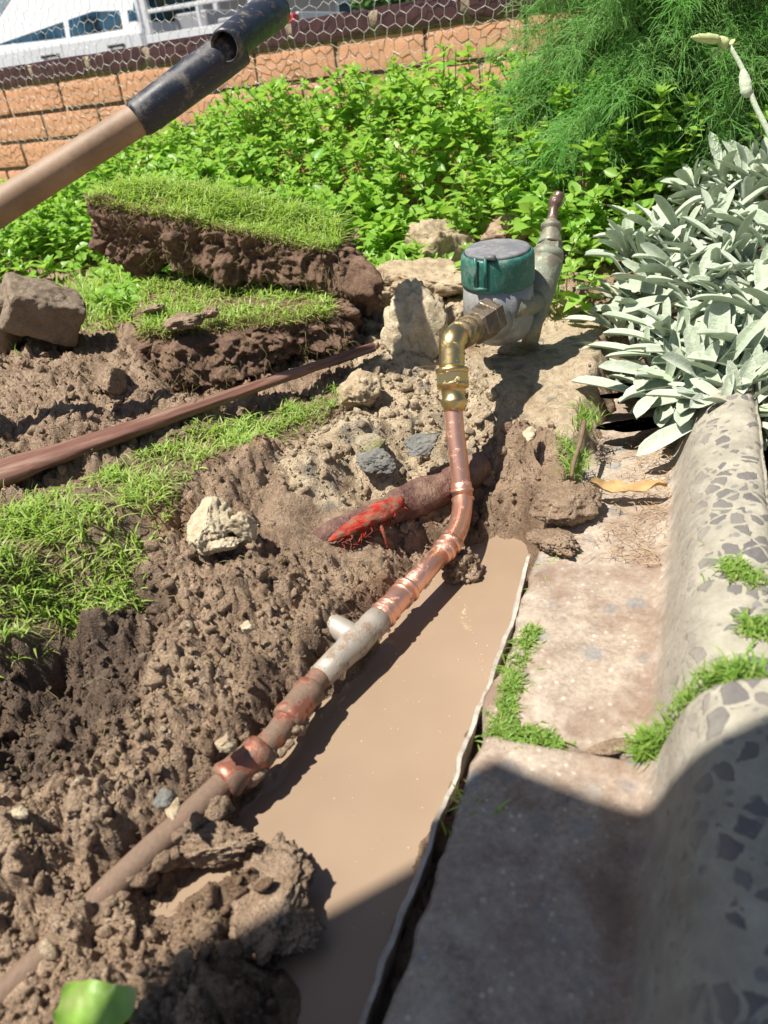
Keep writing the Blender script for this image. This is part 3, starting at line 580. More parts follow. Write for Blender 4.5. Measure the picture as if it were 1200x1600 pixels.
mred = M('raw_red_wood', rough=.8, spec=.2); a_ = mred.noise(1, 5, .7, mred.scale((60, 160, 160))); mred.col(mred.ramp(a_, [(.25, (.06, .012, .010)), (.45, (.32, .025, .015)), (.6, (.55, .07, .03)), (.8, (.55, .22, .10))])); mred.bump(a_, .004, .9); mn = mred.noise(110, 4, .7); mred.col(mred.mix(mred.ramp(mn, [(.46, 0), (.58, .85)]), mred.ramp(a_, [(.25, (.06, .012, .010)), (.45, (.32, .025, .015)), (.6, (.50, .06, .03)), (.8, (.50, .18, .09))]), (.20, .12, .08)))
mb = MB(); rd = spline([Z(512,846,.056), Z(548,826,.060), Z(585,806,.062), Z(628,780,.062)], 36); mb.tube(rd, np.interp(np.linspace(0, 1, 36), [0, .2, .6, .9, 1], [.001, .0068, .0105, .0100, .004]), 20, nz=.5, nsc=120, ell=.75); mb.build('torn_patch', mred.m, root)
mb = MB(); r = np.random.default_rng(12)
for k in range(22):
    t = r.uniform(.2, 1); p = np.array(rd[int(t*35)])+[r.uniform(-.004, .004), -.006, r.uniform(-.010, .0)]; L = r.uniform(.004, .014); q = spline([p, p+[r.uniform(-.006, .006), -.004, -L*.5], p+[r.uniform(-.012, .012), -.004+r.uniform(-.004, .004), -L]], 8); mb.tube(q, np.linspace(.0009, .0003, 8), 5)
p = Z(592,815,.058); mb.tube(spline([p, p+[.003, -.008, -.008], p+[.006, -.010, -.026]], 10), np.linspace(.0022, .0012, 10), 8)
mb.build('rootlets', mred.m, root)

# ================================================ ROCKS AND LUMPS
def cube_grid(nx, ny, nz):
    V = []; F = []; k = 0
    for ax, s in ((0, -1), (0, 1), (1, -1), (1, 1), (2, -1), (2, 1)):
        nn = [nx, ny, nz]; a, b = [q for q in range(3) if q != ax]; A, B = np.meshgrid(np.linspace(-1, 1, nn[a]), np.linspace(-1, 1, nn[b]), indexing='ij'); P = np.zeros((A.size, 3)); P[:, ax] = s; P[:, a] = A.ravel(); P[:, b] = B.ravel(); V.append(P)
        i = np.arange(nn[a]-1)[:, None]*nn[b]; j = np.arange(nn[b]-1)[None]; f = np.stack([i+j, i+nn[b]+j, i+nn[b]+j+1, i+j+1], -1).reshape(-1, 4)
        if (s < 0) != (ax == 1): f = f[:, ::-1]
        F.append(f+k); k += A.size
    return np.concatenate(V), np.concatenate(F)
def rock(name, px, py, zc, wpx, hpx, dpx, seed, mat, label, cat, group=None, cuts=11, rough=.19, yaw=None, tiltx=0, sub=5, tr=0, cm=.42):
    c = Z(px, py, zc); d = proj(c)[2]; V, F = rock_mesh(seed, cuts, sub, rough, cm); s = d/FPX/2
    V = V*np.array([wpx*s*1.5, dpx*s*1.4, hpx*s*1.5])
    R_ = rotz(seed*.7 if yaw is None else yaw); a = tiltx; Rx = np.array([[1, 0, 0], [0, math.cos(a), -math.sin(a)], [0, math.sin(a), math.cos(a)]]); Ry = np.array([[math.cos(tr), 0, math.sin(tr)], [0, 1, 0], [-math.sin(tr), 0, math.cos(tr)]])
    V = V@(rotz(-.12)@Rx@Ry@R_).T; o = mesh_from(name, V, [F], MAT[mat]); o.location = Vector(c); return tag(o, label, cat, group)
G1 = 'broken concrete lumps heaped beside the meter'
rock('concrete_lump', 692, 388, .150, 84, 84, 62, 3, 'tan_rock', 'tan blocky concrete lump on top of the heap, left of the green meter collar', 'rubble', G1, yaw=.2)
rock('concrete_lump', 668, 438, .128, 122, 56, 90, 14, 'tan_rock', 'long flat tan concrete lump lying under the topmost lump of the heap', 'rubble', G1, yaw=.1)
rock('concrete_lump', 664, 520, .128, 88, 112, 48, 25, 'pale_rock', 'pale leaning wedge of concrete with a pointed foot, just left of the brass elbow', 'rubble', G1, yaw=.35, tiltx=-.35, cuts=12)
rock('concrete_lump', 634, 532, .118, 38, 84, 34, 31, 'moss_rock', 'narrow moss covered piece of concrete against the left side of the leaning wedge', 'rubble', G1, yaw=.3, tr=.15)
rock('concrete_lump', 797, 368, .155, 74, 46, 50, 8, 'red_rock', 'reddish lump of rubble half hidden behind the meter lid', 'rubble', G1, tr=-.4)
rock('concrete_lump', 590, 470, .120, 64, 34, 60, 41, 'tan_rock', 'low tan piece of rubble between the turf and the heap of concrete', 'rubble', G1)
rock('concrete_lump', 556, 606, .112, 72, 46, 60, 43, 'tan_rock', 'knobbly tan lump of rubble in front of the right end of the red stake', 'rubble', G1, rough=.14)
rock('concrete_lump', 705, 505, .112, 60, 50, 60, 47, 'tan_rock', 'tan concrete lump in the shade below the union nut of the meter', 'rubble', G1)
rock('concrete_lump', 805, 545, .098, 64, 22, 46, 49, 'moss_rock', 'mossy stone footing directly below the meter body', 'rubble', G1)
def block(px, py, d, dims, yaw, tx, ty, seed, label):
    V, F = cube_grid(40, 40, 30); q = (np.abs(V)**11).sum(1)**(1/11); V = V/q[:, None]*np.array(dims)/2; cy_, sy_ = math.cos(ty), math.sin(ty); Rx = np.array([[1, 0, 0], [0, math.cos(tx), -math.sin(tx)], [0, math.sin(tx), math.cos(tx)]]); Ry = np.array([[cy_, 0, sy_], [0, 1, 0], [-sy_, 0, cy_]]); dr = V/np.linalg.norm(V, axis=1)[:, None]
    V = V+dr*(fbm(V*25+seed, seed, 4)*.010+fbm(V*110, seed+3, 3)*.004)[:, None]; V = V@(rotz(yaw)@Rx@Ry).T; o = mesh_from('concrete_block', V, [F], MAT['block']); o.location = Vector(D(px, py, d)); return tag(o, label, 'rubble')
block(66, 484, 1.10, (.105, .085, .062), .35, .25, .50, 3, 'brown broken concrete block tipped on edge at the left, beside the lower turf')
block(-14, 500, 1.12, (.08, .08, .08), -.2, .1, .2, 8, 'second brown block cut off by the left edge of the photo')
G2 = 'pale stones in the dug soil'
rock('pale_stone', 322, 812, .100, 92, 48, 60, 61, 'pale_rock', 'largest pale yellow stone, lying in the soil below the grass edge', 'stone', G2, tr=.3)
rock('pale_stone', 384, 826, .092, 44, 52, 40, 63, 'pale_rock', 'upright pale stone just right of the largest yellow stone', 'stone', G2)
rock('pale_stone', 338, 852, .088, 74, 20, 34, 67, 'pale_rock', 'thin flat pale stone under the largest yellow stone', 'stone', G2)
rock('grey_stone', 590, 716, .082, 62, 30, 46, 71, 'grey_rock', 'dark grey flat stone set in the tan rubble left of the riser', 'stone')
rock('grey_stone', 664, 690, .088, 56, 30, 50, 73, 'grey_rock', 'greenish grey stone in the rubble nearest the copper riser', 'stone')
rock('grey_stone', 585, 690, .090, 46, 22, 40, 75, 'moss_rock', 'mossy grey brown stone just above the dark flat stone', 'stone')
rock('pebble', 256, 1246, .062, 32, 16, 24, 77, 'grey_rock', 'small blue grey pebble on the mud above the buried pipe', 'pebble', sub=4)
rock('pebble', 268, 1264, .058, 40, 10, 22, 79, 'tan_rock', 'small tan flake of stone touching the blue grey pebble', 'pebble', sub=4)
rock('pebble', 30, 1270, .066, 22, 16, 20, 81, 'pale_rock', 'small round pale pebble near the left edge, on the mud', 'pebble', sub=4)
rock('pebble', 352, 1163, .056, 36, 22, 28, 83, 'tan_rock', 'tan stone pressed in the mud just above the lower coupling', 'pebble', sub=4)
rock('pebble', 388, 980, .072, 22, 14, 18, 85, 'pale_rock', 'cream chip of stone in the middle of the mud slope', 'pebble', sub=4)
rock('pebble', 826, 678, .090, 40, 8, 20, 87, 'pale_rock', 'white flat chip on the dark clods right of the riser', 'pebble', sub=4)
rock('pebble', 284, 566, .142, 24, 22, 20, 88, 'red_rock', 'small brown stone on the soil heap in front of the lower turf', 'pebble', sub=4)
rock('mud_clod', 722, 892, .004, 44, 46, 40, 91, 'soil', 'small round mud clod standing out of the puddle beside the copper pipe', 'mud clod', cuts=2, rough=.3)
rock('mud_clod', 862, 842, .052, 66, 20, 44, 93, 'soil', 'smooth flattened brown clod at the upper corner of the kerb tray', 'mud clod', cuts=3, rough=.3)
rock('mud_clod', 882, 784, .062, 76, 44, 76, 95, 'soil', 'big smooth mud lump on the bank above the flattened clod', 'mud clod', cuts=4, rough=.14)
rock('mud_clod', 170, 588, .150, 56, 50, 40, 97, 'soil', 'largest angular clod on the soil heap left of the red stake', 'mud clod', cuts=6, rough=.12)
rock('mud_clod', 958, 1166, .0465, 60, 4, 22, 99, 'soil', 'thin brown mud pat in the joint between the two kerb trays', 'mud clod', cuts=2, rough=.1)
rock('mud_clod', 425, 1398, .020, 130, 30, 90, 101, 'soil', 'wet crumbly mud island at the near left side of the puddle', 'mud clod', cuts=2, rough=.32)
rock('mud_clod', 452, 1452, .012, 74, 30, 60, 103, 'soil', 'dark half shaded clod at the right end of the mud island', 'mud clod', cuts=2, rough=.3)
rock('mud_clod', 330, 1322, .016, 110, 40, 46, 107, 'soil', 'wet clod lying in the water right below the muddy pipe', 'mud clod', cuts=2, rough=.3, yaw=.0)
# crumbs
r = np.random.default_rng(77); V_, F_ = ico(2); variants = []
for k in range(10): V, F = rock_mesh(200+k, 5, 2, .4); variants.append(V)
N = 24000; uu = r.uniform(-.84, .62, N*2); yy = .12+1.0*r.uniform(0, 1, N*2)**1.25; xx = uu*(yy+.09)
z_ = zones(xx, yy); s_, t_ = kerb_st(xx, yy); ok = (sdpoly(xx, yy, POOL) > .008) & (z_[1] < .35) & ((s_ < -.03) | ((t_ > .06) & (s_ < .0)) | (t_ > .62)) & (z_[4] < .6) & (z_[5] < .5)
ok |= (r.uniform(size=N*2) < .02) & (sdpoly(xx, yy, POOL) > .01)
xx, yy = xx[ok][:N], yy[ok][:N]; zz = gzv(xx, yy); zt = zones(xx, yy); n = len(xx)
size = np.clip(.0009*(r.pareto(2.2, n)+.8), .0006, .0065)*(1+.25*zt[0])
VV = []; FF = []; at = [[], [], []]
for i in range(n):
    v = variants[i % 10]; a = r.uniform(0, 6.28); e = r.uniform(.6, 1.4, 3); Q = (v*e)@rand_rot(r).T*size[i]; VV.append(Q+[xx[i], yy[i], zz[i]+size[i]*.35]); FF.append(F+i*len(v))
    tt = min(1, zt[0][i]*r.uniform(.4, 1.5)); [at[q].append(np.full(len(v), x_)) for q, x_ in enumerate((tt if tt > .3 else tt*.5+(r.uniform() < .05)*.8, zt[2][i], zt[3][i]))]
tag(mesh_from('soil_crumbs', np.concatenate(VV), [np.concatenate(FF)], MAT['soil'], attrs=dict(tan=np.concatenate(at[0]), dark=np.concatenate(at[1]), wet=np.concatenate(at[2]))), 'loose brown and tan crumbs of soil scattered over the dug ground', 'loose soil', kind='stuff')

# ================================================ TURF SODS
TRS = {}
def tri(C8, c):
    """C8[(x,y,z)] with -1/1 keys -> trilinear"""
    t = (c+1)/2; V = 0
    for kx in (0, 1):
        for ky in (0, 1):
            for kz in (0, 1):
                wt = (t[:, 0] if kx else 1-t[:, 0])*(t[:, 1] if ky else 1-t[:, 1])*(t[:, 2] if kz else 1-t[:, 2]); V = V+wt[:, None]*C8[kx, ky, kz]
    return V
def mat_sod():
    m = M('sod_soil', rough=.92); n = m.noise(45, 6, .78); f = m.noise(300, 5, .75); c = m.ramp(n, [(.3, (.10, .055, .034)), (.5, (.20, .118, .075)), (.72, (.33, .215, .145))])
    c = m.mix(m.ramp(f, [(.55, 0), (.75, .6)]), c, (.32, .22, .15)); c = m.mix(m.ramp(f, [(.28, .8), (.42, 0)]), c, (.035, .02, .013)); m.col(c); m.bump(n, .008, .9); m.bump(f, .003, 1); return m.m
MAT['sod'] = mat_sod()
def sod(label, FBL, FBR, FTL, FTR, back, seed, backtop=None):
    o = thing('turf_sod', label, 'turf', (np.array(FBL)+FBR)/2, 'cut turf sods stacked on the soil heap'); back = np.array(back); bt = np.array(backtop) if backtop is not None else back
    C8 = {(0, 0, 0): FBL, (1, 0, 0): FBR, (0, 0, 1): FTL, (1, 0, 1): FTR, (0, 1, 0): FBL+back, (1, 1, 0): FBR+back, (0, 1, 1): FTL+bt, (1, 1, 1): FTR+bt}
    c, F = cube_grid(170, 60, 52); p = 4.2; nrm = (np.abs(c)**p).sum(1)**(1/p); cc = c/nrm[:, None]; V = tri(C8, cc); cen = tri(C8, np.stack([cc[:, 0]*.85, cc[:, 1]*.5, cc[:, 2]*.2], 1)); dr = V-cen; dr /= np.linalg.norm(dr, axis=1)[:, None]
    n = fbm(V*11, seed+1, 3)*.062+fbm(V*22, seed, 4)*.030+np.abs(fbm(V*55, seed+3, 4))*.020-.006+fbm(V*150, seed+7, 3)*.009; side = np.clip(1-np.clip(cc[:, 2]-.75, 0, 1)*3.2, .15, 1)
    V = V+dr*(n*side)[:, None]; top = cc[:, 2] > .93
    mesh_from('soil', V-np.array(o.location), [F], MAT['sod'], o); V = V; o['n'] = 0; del o['n']; return o, C8, c, V
def top_points(C8, n, r, lo=-.97, hi=.97):
    c = np.stack([r.uniform(lo, hi, n), r.uniform(-.98, .97, n), np.ones(n)*.98], 1); return tri(C8, c), c
def blades(name, P, hgt, lean, seed, mat, wid=.0011, parent=None, flat=.6, dirb=None, curve=1.0, v=None):
    r = np.random.default_rng(seed); n = len(P); hgt = np.broadcast_to(hgt, (n,))*r.uniform(.55, 1.25, n); a = r.uniform(0, 6.283, n)
    dv = np.stack([np.cos(a), np.sin(a), 0*a], 1)
    if dirb is not None: dv = dv+np.array(dirb); dv /= np.linalg.norm(dv, axis=1)[:, None]
    ln = r.uniform(.2, 1.0, n)*lean; side = np.stack([-dv[:, 1], dv[:, 0], 0*a], 1); side = side*np.cos(.5)+np.array([0, 0, 1])*r.uniform(-.4, .4, n)[:, None]
    w_ = wid*r.uniform(.6, 1.5, n); V = []
    for t, ww in ((0, .75), (.3, 1), (.62, .85), (.85, .5), (1, .0)):
        hor = ln*(t**(1+curve))*1.0+ln*.25*t; ver = t*np.sqrt(np.clip(1-(ln*t*.75)**2, .05, 1)); c = P+dv*(hor*hgt)[:, None]+np.array([0, 0, 1.])*(ver*hgt*(1-.35*ln*t))[:, None]
        if ww: V += [c-side*(w_*ww)[:, None], c+side*(w_*ww)[:, None]]
        else: V += [c]
    V = np.stack(V, 1).reshape(-1, 3); b = np.arange(n)[:, None]*9
    Q = np.concatenate([np.stack([b+0, b+1, b+3, b+2], -1), np.stack([b+2, b+3, b+5, b+4], -1), np.stack([b+4, b+5, b+7, b+6], -1)]).reshape(-1, 4); T = np.stack([b+6, b+7, b+8], -1).reshape(-1, 3)
    vv = np.repeat(r.uniform(0, 1, n) if v is None else v, 9)
    if parent is not None: V = V-np.array(parent.location)
    return mesh_from(name, V, [Q, T], mat, parent, attrs=dict(v=vv))
def hairs(mb, starts, r, L, rad=.0004, down=.7, out=(0, -1, 0)):
    for p in starts:
        l = L*r.uniform(.4, 1.4); d = unit(np.array(out)*r.uniform(.2, 1)+r.normal(size=3)*.6); mb.tube(spline([p, p+d*l*.4, p+d*l*.6+[r.normal()*l*.2, 0, -down*l*.5], p+d*l*.7+[r.normal()*l*.3, r.normal()*l*.1, -down*l]], 7), np.linspace(rad, rad*.4, 7), 4, cap=False, a=r.uniform())
r = np.random.default_rng(5)
oL, CL, cL, VL = sod('lower turf sod with flat grassy top, lying on the soil behind the red stake', D(262,622,.925), D(592,556,.985), D(165,532,.915), D(552,498,.985), np.array([-.03,.23,.03]), 21, np.array([-.04,.25,.025]))
oU, CU, cU, VU = sod('upper turf sod showing its thick dark soil side, stacked on the lower sod', D(150,430,1.085), D(576,472,1.05), D(88,302,1.05), D(552,402,1.03), np.array([.02,.15,-.00]), 33, np.array([.03,.16,.012]))
for (o, C8, n, sd_n, bp) in ((oL, CL, 5200, 51, .55), (oU, CU, 9000, 52, .2)):
    cc_, VV_ = (cL, VL) if o is oL else (cU, VU); tp = np.where(cc_[:, 2] > .999)[0]; tp = r.choice(tp, n); P = VV_[tp]+np.c_[r.normal(0, .0022, (n, 2)), np.zeros(n)]; c = cc_[tp]; den = fbm(P*22, sd_n, 3); keep = r.uniform(size=n) < np.clip(.7+den*(1.8 if o is oL else 1.0), .05 if o is oL else .5, 1); P = P[keep]; c = c[keep]
    blades('grass', P-[0, 0, .003], .017 if o is oL else (.014+.030*sstep(-.7, .8, c[:, 1]))*(1+.7*fbm(P*14, 3, 2)), 1.25, sd_n, MAT['grass'], .0010, o, dirb=(0, -.25, 0))
    tp = np.where((cc_[:, 2] > .999) & (cc_[:, 1] < -.72))[0]; P2 = VV_[r.choice(tp, 1500)]+r.normal(0, .002, (1500, 3)); blades('dry_grass', P2-[0, .002, .003], .013, 1.5, sd_n+4, MAT['drygrass'], .0006, o, dirb=(0, -1.2, 0))
    mb = MB(); fi = np.where(cc_[:, 1] < -.999)[0]; hairs(mb, VV_[r.choice(fi, 190)], r, .020, .00035); mb.build('hanging_roots', MAT['drygrass'], o, attr='v')
rock('mud_clod', 285, 318, .268, 66, 40, 50, 111, 'soil', 'dried pinkish clod sitting on the front edge of the upper turf', 'mud clod', cuts=3, rough=.25)
for (a, b, w_, h_, s_) in ((285,500,44,14,1),(330,488,22,12,2),(240,482,26,10,3)):
    rock('soil_lump', a, b, .190, w_, h_, w_, 120+s_, 'soil', ['flat dry soil lump in the middle of the grass on the lower turf', 'small round soil lump on the right side of the lower turf grass', 'small soil lump on the left side of the lower turf grass'][s_-1], 'soil lump', cuts=2, rough=.3, sub=4)

# ================================================ RED STAKE
ms = wood_mat('weathered_red_timber', (.075, .028, .020), (.17, .075, .05), (.36, .25, .18), (9, 90, 90), .6)
A = Z(-40,752,.134); B = Z(582,541,.128); ax = unit(B-A); L = np.linalg.norm(B-A); t = np.linspace(0, 1, 160); wv = np.interp(t, [0, .08, .2, .5, .9, 1], [.026, .024, .0165, .0125, .0095, .0075]); hv = np.interp(t, [0, .1, .3, 1], [.0072, .0068, .006, .0048])
pr = np.array([(-1, -.7), (-.92, .2), (-.6, .78), (0, 1), (.6, .9), (.95, .3), (1, -.6), (.5, -1), (-.5, -1)]); pr = spline(np.c_[pr, np.zeros(9)], 26)[:, :2]; sd3 = unit(np.cross(ax, [0, 0, 1])); upv = np.cross(sd3, ax); V = []
for i in range(160): V.append(A+ax*L*t[i]+np.outer(pr[:, 0]*wv[i], sd3)+np.outer(pr[:, 1]*hv[i], upv))
V = np.concatenate(V); Rm = np.stack([ax, sd3, upv], 1); loc = (V-A)@Rm; gr = fbm(loc*[8, 260, 260], 3, 3); V = V+(upv*(gr*.0034)[:, None])+(sd3*(fbm(loc*[14, 60, 60], 9, 3)*.0035)[:, None]); loc = (V-A)@Rm
k = 26; i = np.arange(159)[:, None]*k; j = np.arange(k)[None]; j2 = (j+1) % k; loc = np.concatenate([loc, [[0, 0, 0], [L, 0, 0]]]); F3 = np.concatenate([np.stack([np.full(k, 160*k), (np.arange(k)+1) % k, np.arange(k)], -1), np.stack([np.full(k, 160*k+1), 159*k+np.arange(k), 159*k+(np.arange(k)+1) % k], -1)])
o = mesh_from('wooden_stake', loc, [np.stack([i+j, i+j2, i+k+j2, i+k+j], -1).reshape(-1, 4)[:, ::-1], F3], ms); o.matrix_world = Matrix([[*map(float, Rm[q]), float(A[q])] for q in range(3)]+[[0, 0, 0, 1]])
tag(o, 'long weathered dull red wooden stake lying across the lawn in front of the soil heap', 'stake')

# ================================================ SHOVEL HANDLE
sh = thing('shovel', 'shovel with pale wooden shaft and scuffed black plastic grip leaning in from the left', 'shovel', D(-60,400,.74))
mw = M('pale_ash_wood', rough=.6); v = mw.scale((1, 1, 1))
S0 = D(-420,592,.74); S1 = D(222,182,.74); S2 = D(372,72,.755); ax = unit(S1-S0)
mb = MB(); pts = np.array([S0+(S1-S0)*t for t in np.linspace(0, 1.03, 60)]); mb.tube(pts, np.linspace(.0175, .0146, 60), 36, nz=.012, nsc=20, a=np.linspace(0, 1, 60)); shaft = mb.build('shaft', mw.m, sh, attr='u')
an = mw.noise(9, 5, .7); an2 = mw.noise(70, 5, .75); mw.col(mw.mix(mw.ramp(an2, [(.5, 0), (.8, .45)]), mw.ramp(an, [(.3, (.19, .12, .07)), (.5, (.31, .205, .13)), (.75, (.42, .30, .20))]), (.17, .10, .07))); mw.bump(an2, .0006, .6)
mb = MB(); mb.tube([S1+(S2-S1)*t for t in np.linspace(-.06, 1, 40)], np.interp(np.linspace(0, 1, 40), [0, .02, .05, .3, .8, 1], [.0152, .0166, .0172, .0182, .0186, .0180]), 36, nz=.01, nsc=40); mb.build('sleeve', MAT['black'], sh)
G0 = D(351,73,.730); G1_ = D(432,12,.835); ax = unit(G1_-G0); mb = MB(); L = np.linalg.norm(G1_-G0)
mb.lathe(G0, G1_, [(.30, .0105), (.05, .0118), (.0, .0124), (.0, .0142), (.03, .0155), (.3, .0165), (.7, .0185), (.93, .0190), (.985, .016), (1, .010)], 36); mb.build('grip', MAT['black'], sh)
mb = MB(); mb.lathe(G0+ax*L*.3, G0+ax*L*.34, [(0, .0108), (1, .0108)], 24); mb.build('bore_shade_disc', M('bore_shade', (.006, .006, .006), .9).m, sh)  # near-black disc closing the bore, its colour stands for the shade inside
# blade, out of the picture, stuck in the lawn
bz = unit(S0-S1); B0 = S0+bz*.01; mbm = M('steel_blade', (.25, .25, .26), .4, .8)
mb = MB(); gx = np.linspace(-1, 1, 17); gy = np.linspace(0, 1, 22); U, W = np.meshgrid(gx, gy); wd = .085*np.interp(W, [0, .12, .75, 1], [.35, 1, 1, .35]); side = unit(np.cross(bz, [0, 0, 1.])); nn = np.cross(side, bz)
P = (B0+bz*(W*.24)[..., None]+side*(U*wd)[..., None]+nn*((U**2)*.018)[..., None]).reshape(-1, 3); i = np.arange(21)[:, None]*17; j = np.arange(16)[None]; Q = np.stack([i+j, i+j+1, i+18+j, i+17+j], -1).reshape(-1, 4)
mb.add(P, Q); mb.add(P-nn*.0018, Q[:, ::-1]); mb.build('blade', mbm.m, sh)
# ================================================ LEAF SCATTER TOOLS
def leaf_template(nl=4, width=.25, fold=.25, curl=.25, tip=1.0, base=.12, thick=0):
    """unit long leaf along +x, normal +z"""
    t = np.linspace(0, 1, nl+1); V = []
    for q in t:
        w_ = width*(math.sin(math.pi*min(1, q**.8))**.8 if q < 1 else 0)+(base*width*(1-q)); z = -curl*q*q
        V += [(q, -w_, z+fold*w_), (q, 0, z), (q, w_, z+fold*w_)]
    V = np.array(V); F = []
    for i in range(nl): b = 3*i; F += [(b, b+3, b+4, b+1), (b+1, b+4, b+5, b+2)]
    return V, np.array(F)
def frames(dirs, roll=None, r=None):
    x = dirs/np.linalg.norm(dirs, axis=1)[:, None]; up_ = np.tile([0, 0, 1.], (len(x), 1)); y = np.cross(up_, x); y /= np.linalg.norm(y, axis=1)[:, None]+1e-9; z = np.cross(x, y)
    if roll is not None: c, s = np.cos(roll)[:, None], np.sin(roll)[:, None]; y, z = y*c+z*s, z*c-y*s
    return np.stack([x, y, z], 2)
def scatter(tmpl, P, Rm, S, wid=None):
    T, F = tmpl; S = np.broadcast_to(np.asarray(S, float), (len(P),)); sc3 = np.stack([S, S*(1 if wid is None else wid), S], 1)
    V = np.einsum('nij,nkj->nki', Rm, T[None]*sc3[:, None, :])+P[:, None, :]; n = len(P)
    return V.reshape(-1, 3), (F[None]+(np.arange(n)*len(T))[:, None, None]).reshape(-1, F.shape[1])
class Acc:
    def __init__(s): s.V = []; s.F = {}; s.v = []; s.n = 0; s.m = []
    def add(s, VF, v, mid=None):
        V, F = VF; s.V.append(V); s.F.setdefault(F.shape[1], []).append(F+s.n); s.n += len(V); k = len(V)//max(1, len(v)); s.v.append(np.repeat(v, k)); s.m.append(np.full(len(V), 1.) if mid is None else mid)
    def build(s, name, mat, parent=None):
        V = np.concatenate(s.V); V = V-np.array(parent.location) if parent is not None else V
        return mesh_from(name, V, [np.concatenate(f) for f in s.F.values()], mat, parent, attrs=dict(v=np.concatenate(s.v), mid=np.concatenate(s.m)))
def strips(P0, P1, w_):
    """thin three-sided stems between point rows P[k] (n,3) lists"""
    pass
def stems(acc, pts, rad, v):
    """pts: (n, m, 3) polylines -> 3 sided tubes"""
    n, m, _ = pts.shape; tan = np.gradient(pts, axis=1); tan /= np.linalg.norm(tan, axis=2)[..., None]+1e-12
    a = np.cross(tan, np.array([.3, .5, .81])); a /= np.linalg.norm(a, axis=2)[..., None]+1e-12; b = np.cross(tan, a); rad = np.broadcast_to(rad, (n, m))[..., None]
    V = np.stack([pts+rad*(math.cos(q)*a+math.sin(q)*b) for q in (0, 2.094, 4.189)], 2).reshape(n, m*3, 3)
    F = []
    for k in range(m-1):
        for j in range(3): F.append((k*3+j, k*3+(j+1) % 3, (k+1)*3+(j+1) % 3, (k+1)*3+j))
    F = np.array(F); acc.add((V.reshape(-1, 3), (F[None]+(np.arange(n)*m*3)[:, None, None]).reshape(-1, 4)), v)

# ================================================ WALL
WA = D(0, 120, 2.3); WB = D(823, 28, 1.6); wd_ = WB-WA; wd_[2] = 0; wd_ = unit(wd_); wn = np.array([wd_[1], -wd_[0], 0]); ZT = .492
def wall_uv(px, py, off=0.):
    rr_ = ray(px, py); t = ((WA+wn*off-CC)@wn)/(rr_@wn); p = CC+t*rr_; return (p-WA)@wd_, p[2]
def WP(u, z, off=0): return np.array([WA[0]+wd_[0]*u+wn[0]*off, WA[1]+wd_[1]*u+wn[1]*off, z])
J = [wall_uv(px, 90)[0] for px in (85, 183, 525, 667, 823)]
BL, CH = (J[4]-J[2])/2, .073
wall = thing('brick_wall', 'low wall of large orange bricks with a dark brown glazed capping, at the back', 'wall', WP(.8, .1))
mbk = M('orange_brick', rough=.85); n1 = mbk.noise(14, 5, .7); n2 = mbk.noise(160, 4, .75); c = mbk.mix(mbk.attr('v'), (.72, .37, .215), (.82, .52, .34)); c = mbk.mix(mbk.ramp(n1, [(.35, .5), (.6, 0)]), c, (.66, .34, .20)); c = mbk.mix(mbk.ramp(n2, [(.62, 0), (.75, .5)]), c, (.70, .45, .28)); mbk.col(c); mbk.bump(n2, .0012, .7); mbk.bump(n1, .003, .4)
mmo = M('lime_mortar', rough=.95); n1 = mmo.noise(90, 5, .7); mmo.col(mmo.ramp(n1, [(.3, (.13, .09, .06)), (.7, (.34, .27, .18))])); mmo.bump(n1, .004, .8)
mcp = M('glazed_brown_cap', rough=.28); n1 = mcp.noise(30, 4, .7); mcp.col(mcp.mix(mcp.attr('v'), mcp.ramp(n1, [(.3, (.045, .018, .022)), (.7, (.10, .042, .045))]), (.12, .05, .05))); mcp.bump(n1, .002, .5)
r = np.random.default_rng(3)
def brick(mb, u0, u1, z0, z1, o0, o1, a, seed):
    V, F = cube_grid(14, 6, 8); q = (np.abs(V)**30).sum(1)**(1/30); V = V/q[:, None]; V = V*np.array([(u1-u0)/2, (o1-o0)/2, (z1-z0)/2])+[(u0+u1)/2, (o0+o1)/2, (z0+z1)/2]; n = fbm(V*60+seed, 3, 3); V = V+np.stack([n*.001, n*.0022, n*.001], 1)
    W = np.outer(V[:, 0], wd_)+np.outer(V[:, 1], wn)+np.array([WA[0], WA[1], 0]); W[:, 2] += V[:, 2]; mb.add(W, F, a)
mb = MB(); cap = MB()
for k in range(6):
    z1 = ZT-CH*k-(.004 if k else .0); z0 = ZT-CH*(k+1)+.004; off = (J[4] if k % 2 == 0 else J[4]-BL*.45)
    for i in range(-20, 9):
        u0 = off+BL*i; brick(mb, u0+.0022+r.uniform(-.001, .001), u0+BL-.0028, z0-.0015, z1-.003, -.11, r.uniform(-.0015, .002), r.uniform(), i*7+k*31)
mb.build('bricks', mbk.m, wall)
for i in range(-20, 9):
    u0 = wall_uv(723, 15, .02)[0]+(J[4]-J[2])/2*.72*i*1.35; w_ = (J[4]-J[2])/2*.72*1.35; brick(cap, u0+.006, u0+w_-.006, ZT+.002, ZT+.052+r.uniform(-.002, .002), -.13, .004+r.uniform(-.001, .001), r.uniform(), i*3+900)
cap.build('capping', mcp.m, wall)
mb = MB(); c_ = (WP(-2.2, .25)+WP(3.1, .25))/2; 
Rw = np.stack([wd_, wn, [0, 0, 1.]], 1)
mb.box(c_-wn*.058, (5.3, .105, ZT*2-.5+.498-.5+.0), rot=Rw) if False else mb.box(WP(.25, .262, -.058), (6.7, .106, .455), rot=Rw)
mb.box(WP(.25, ZT+.022, -.058), (6.7, .12, .050), rot=Rw); mb.build('mortar', mmo.m, wall)
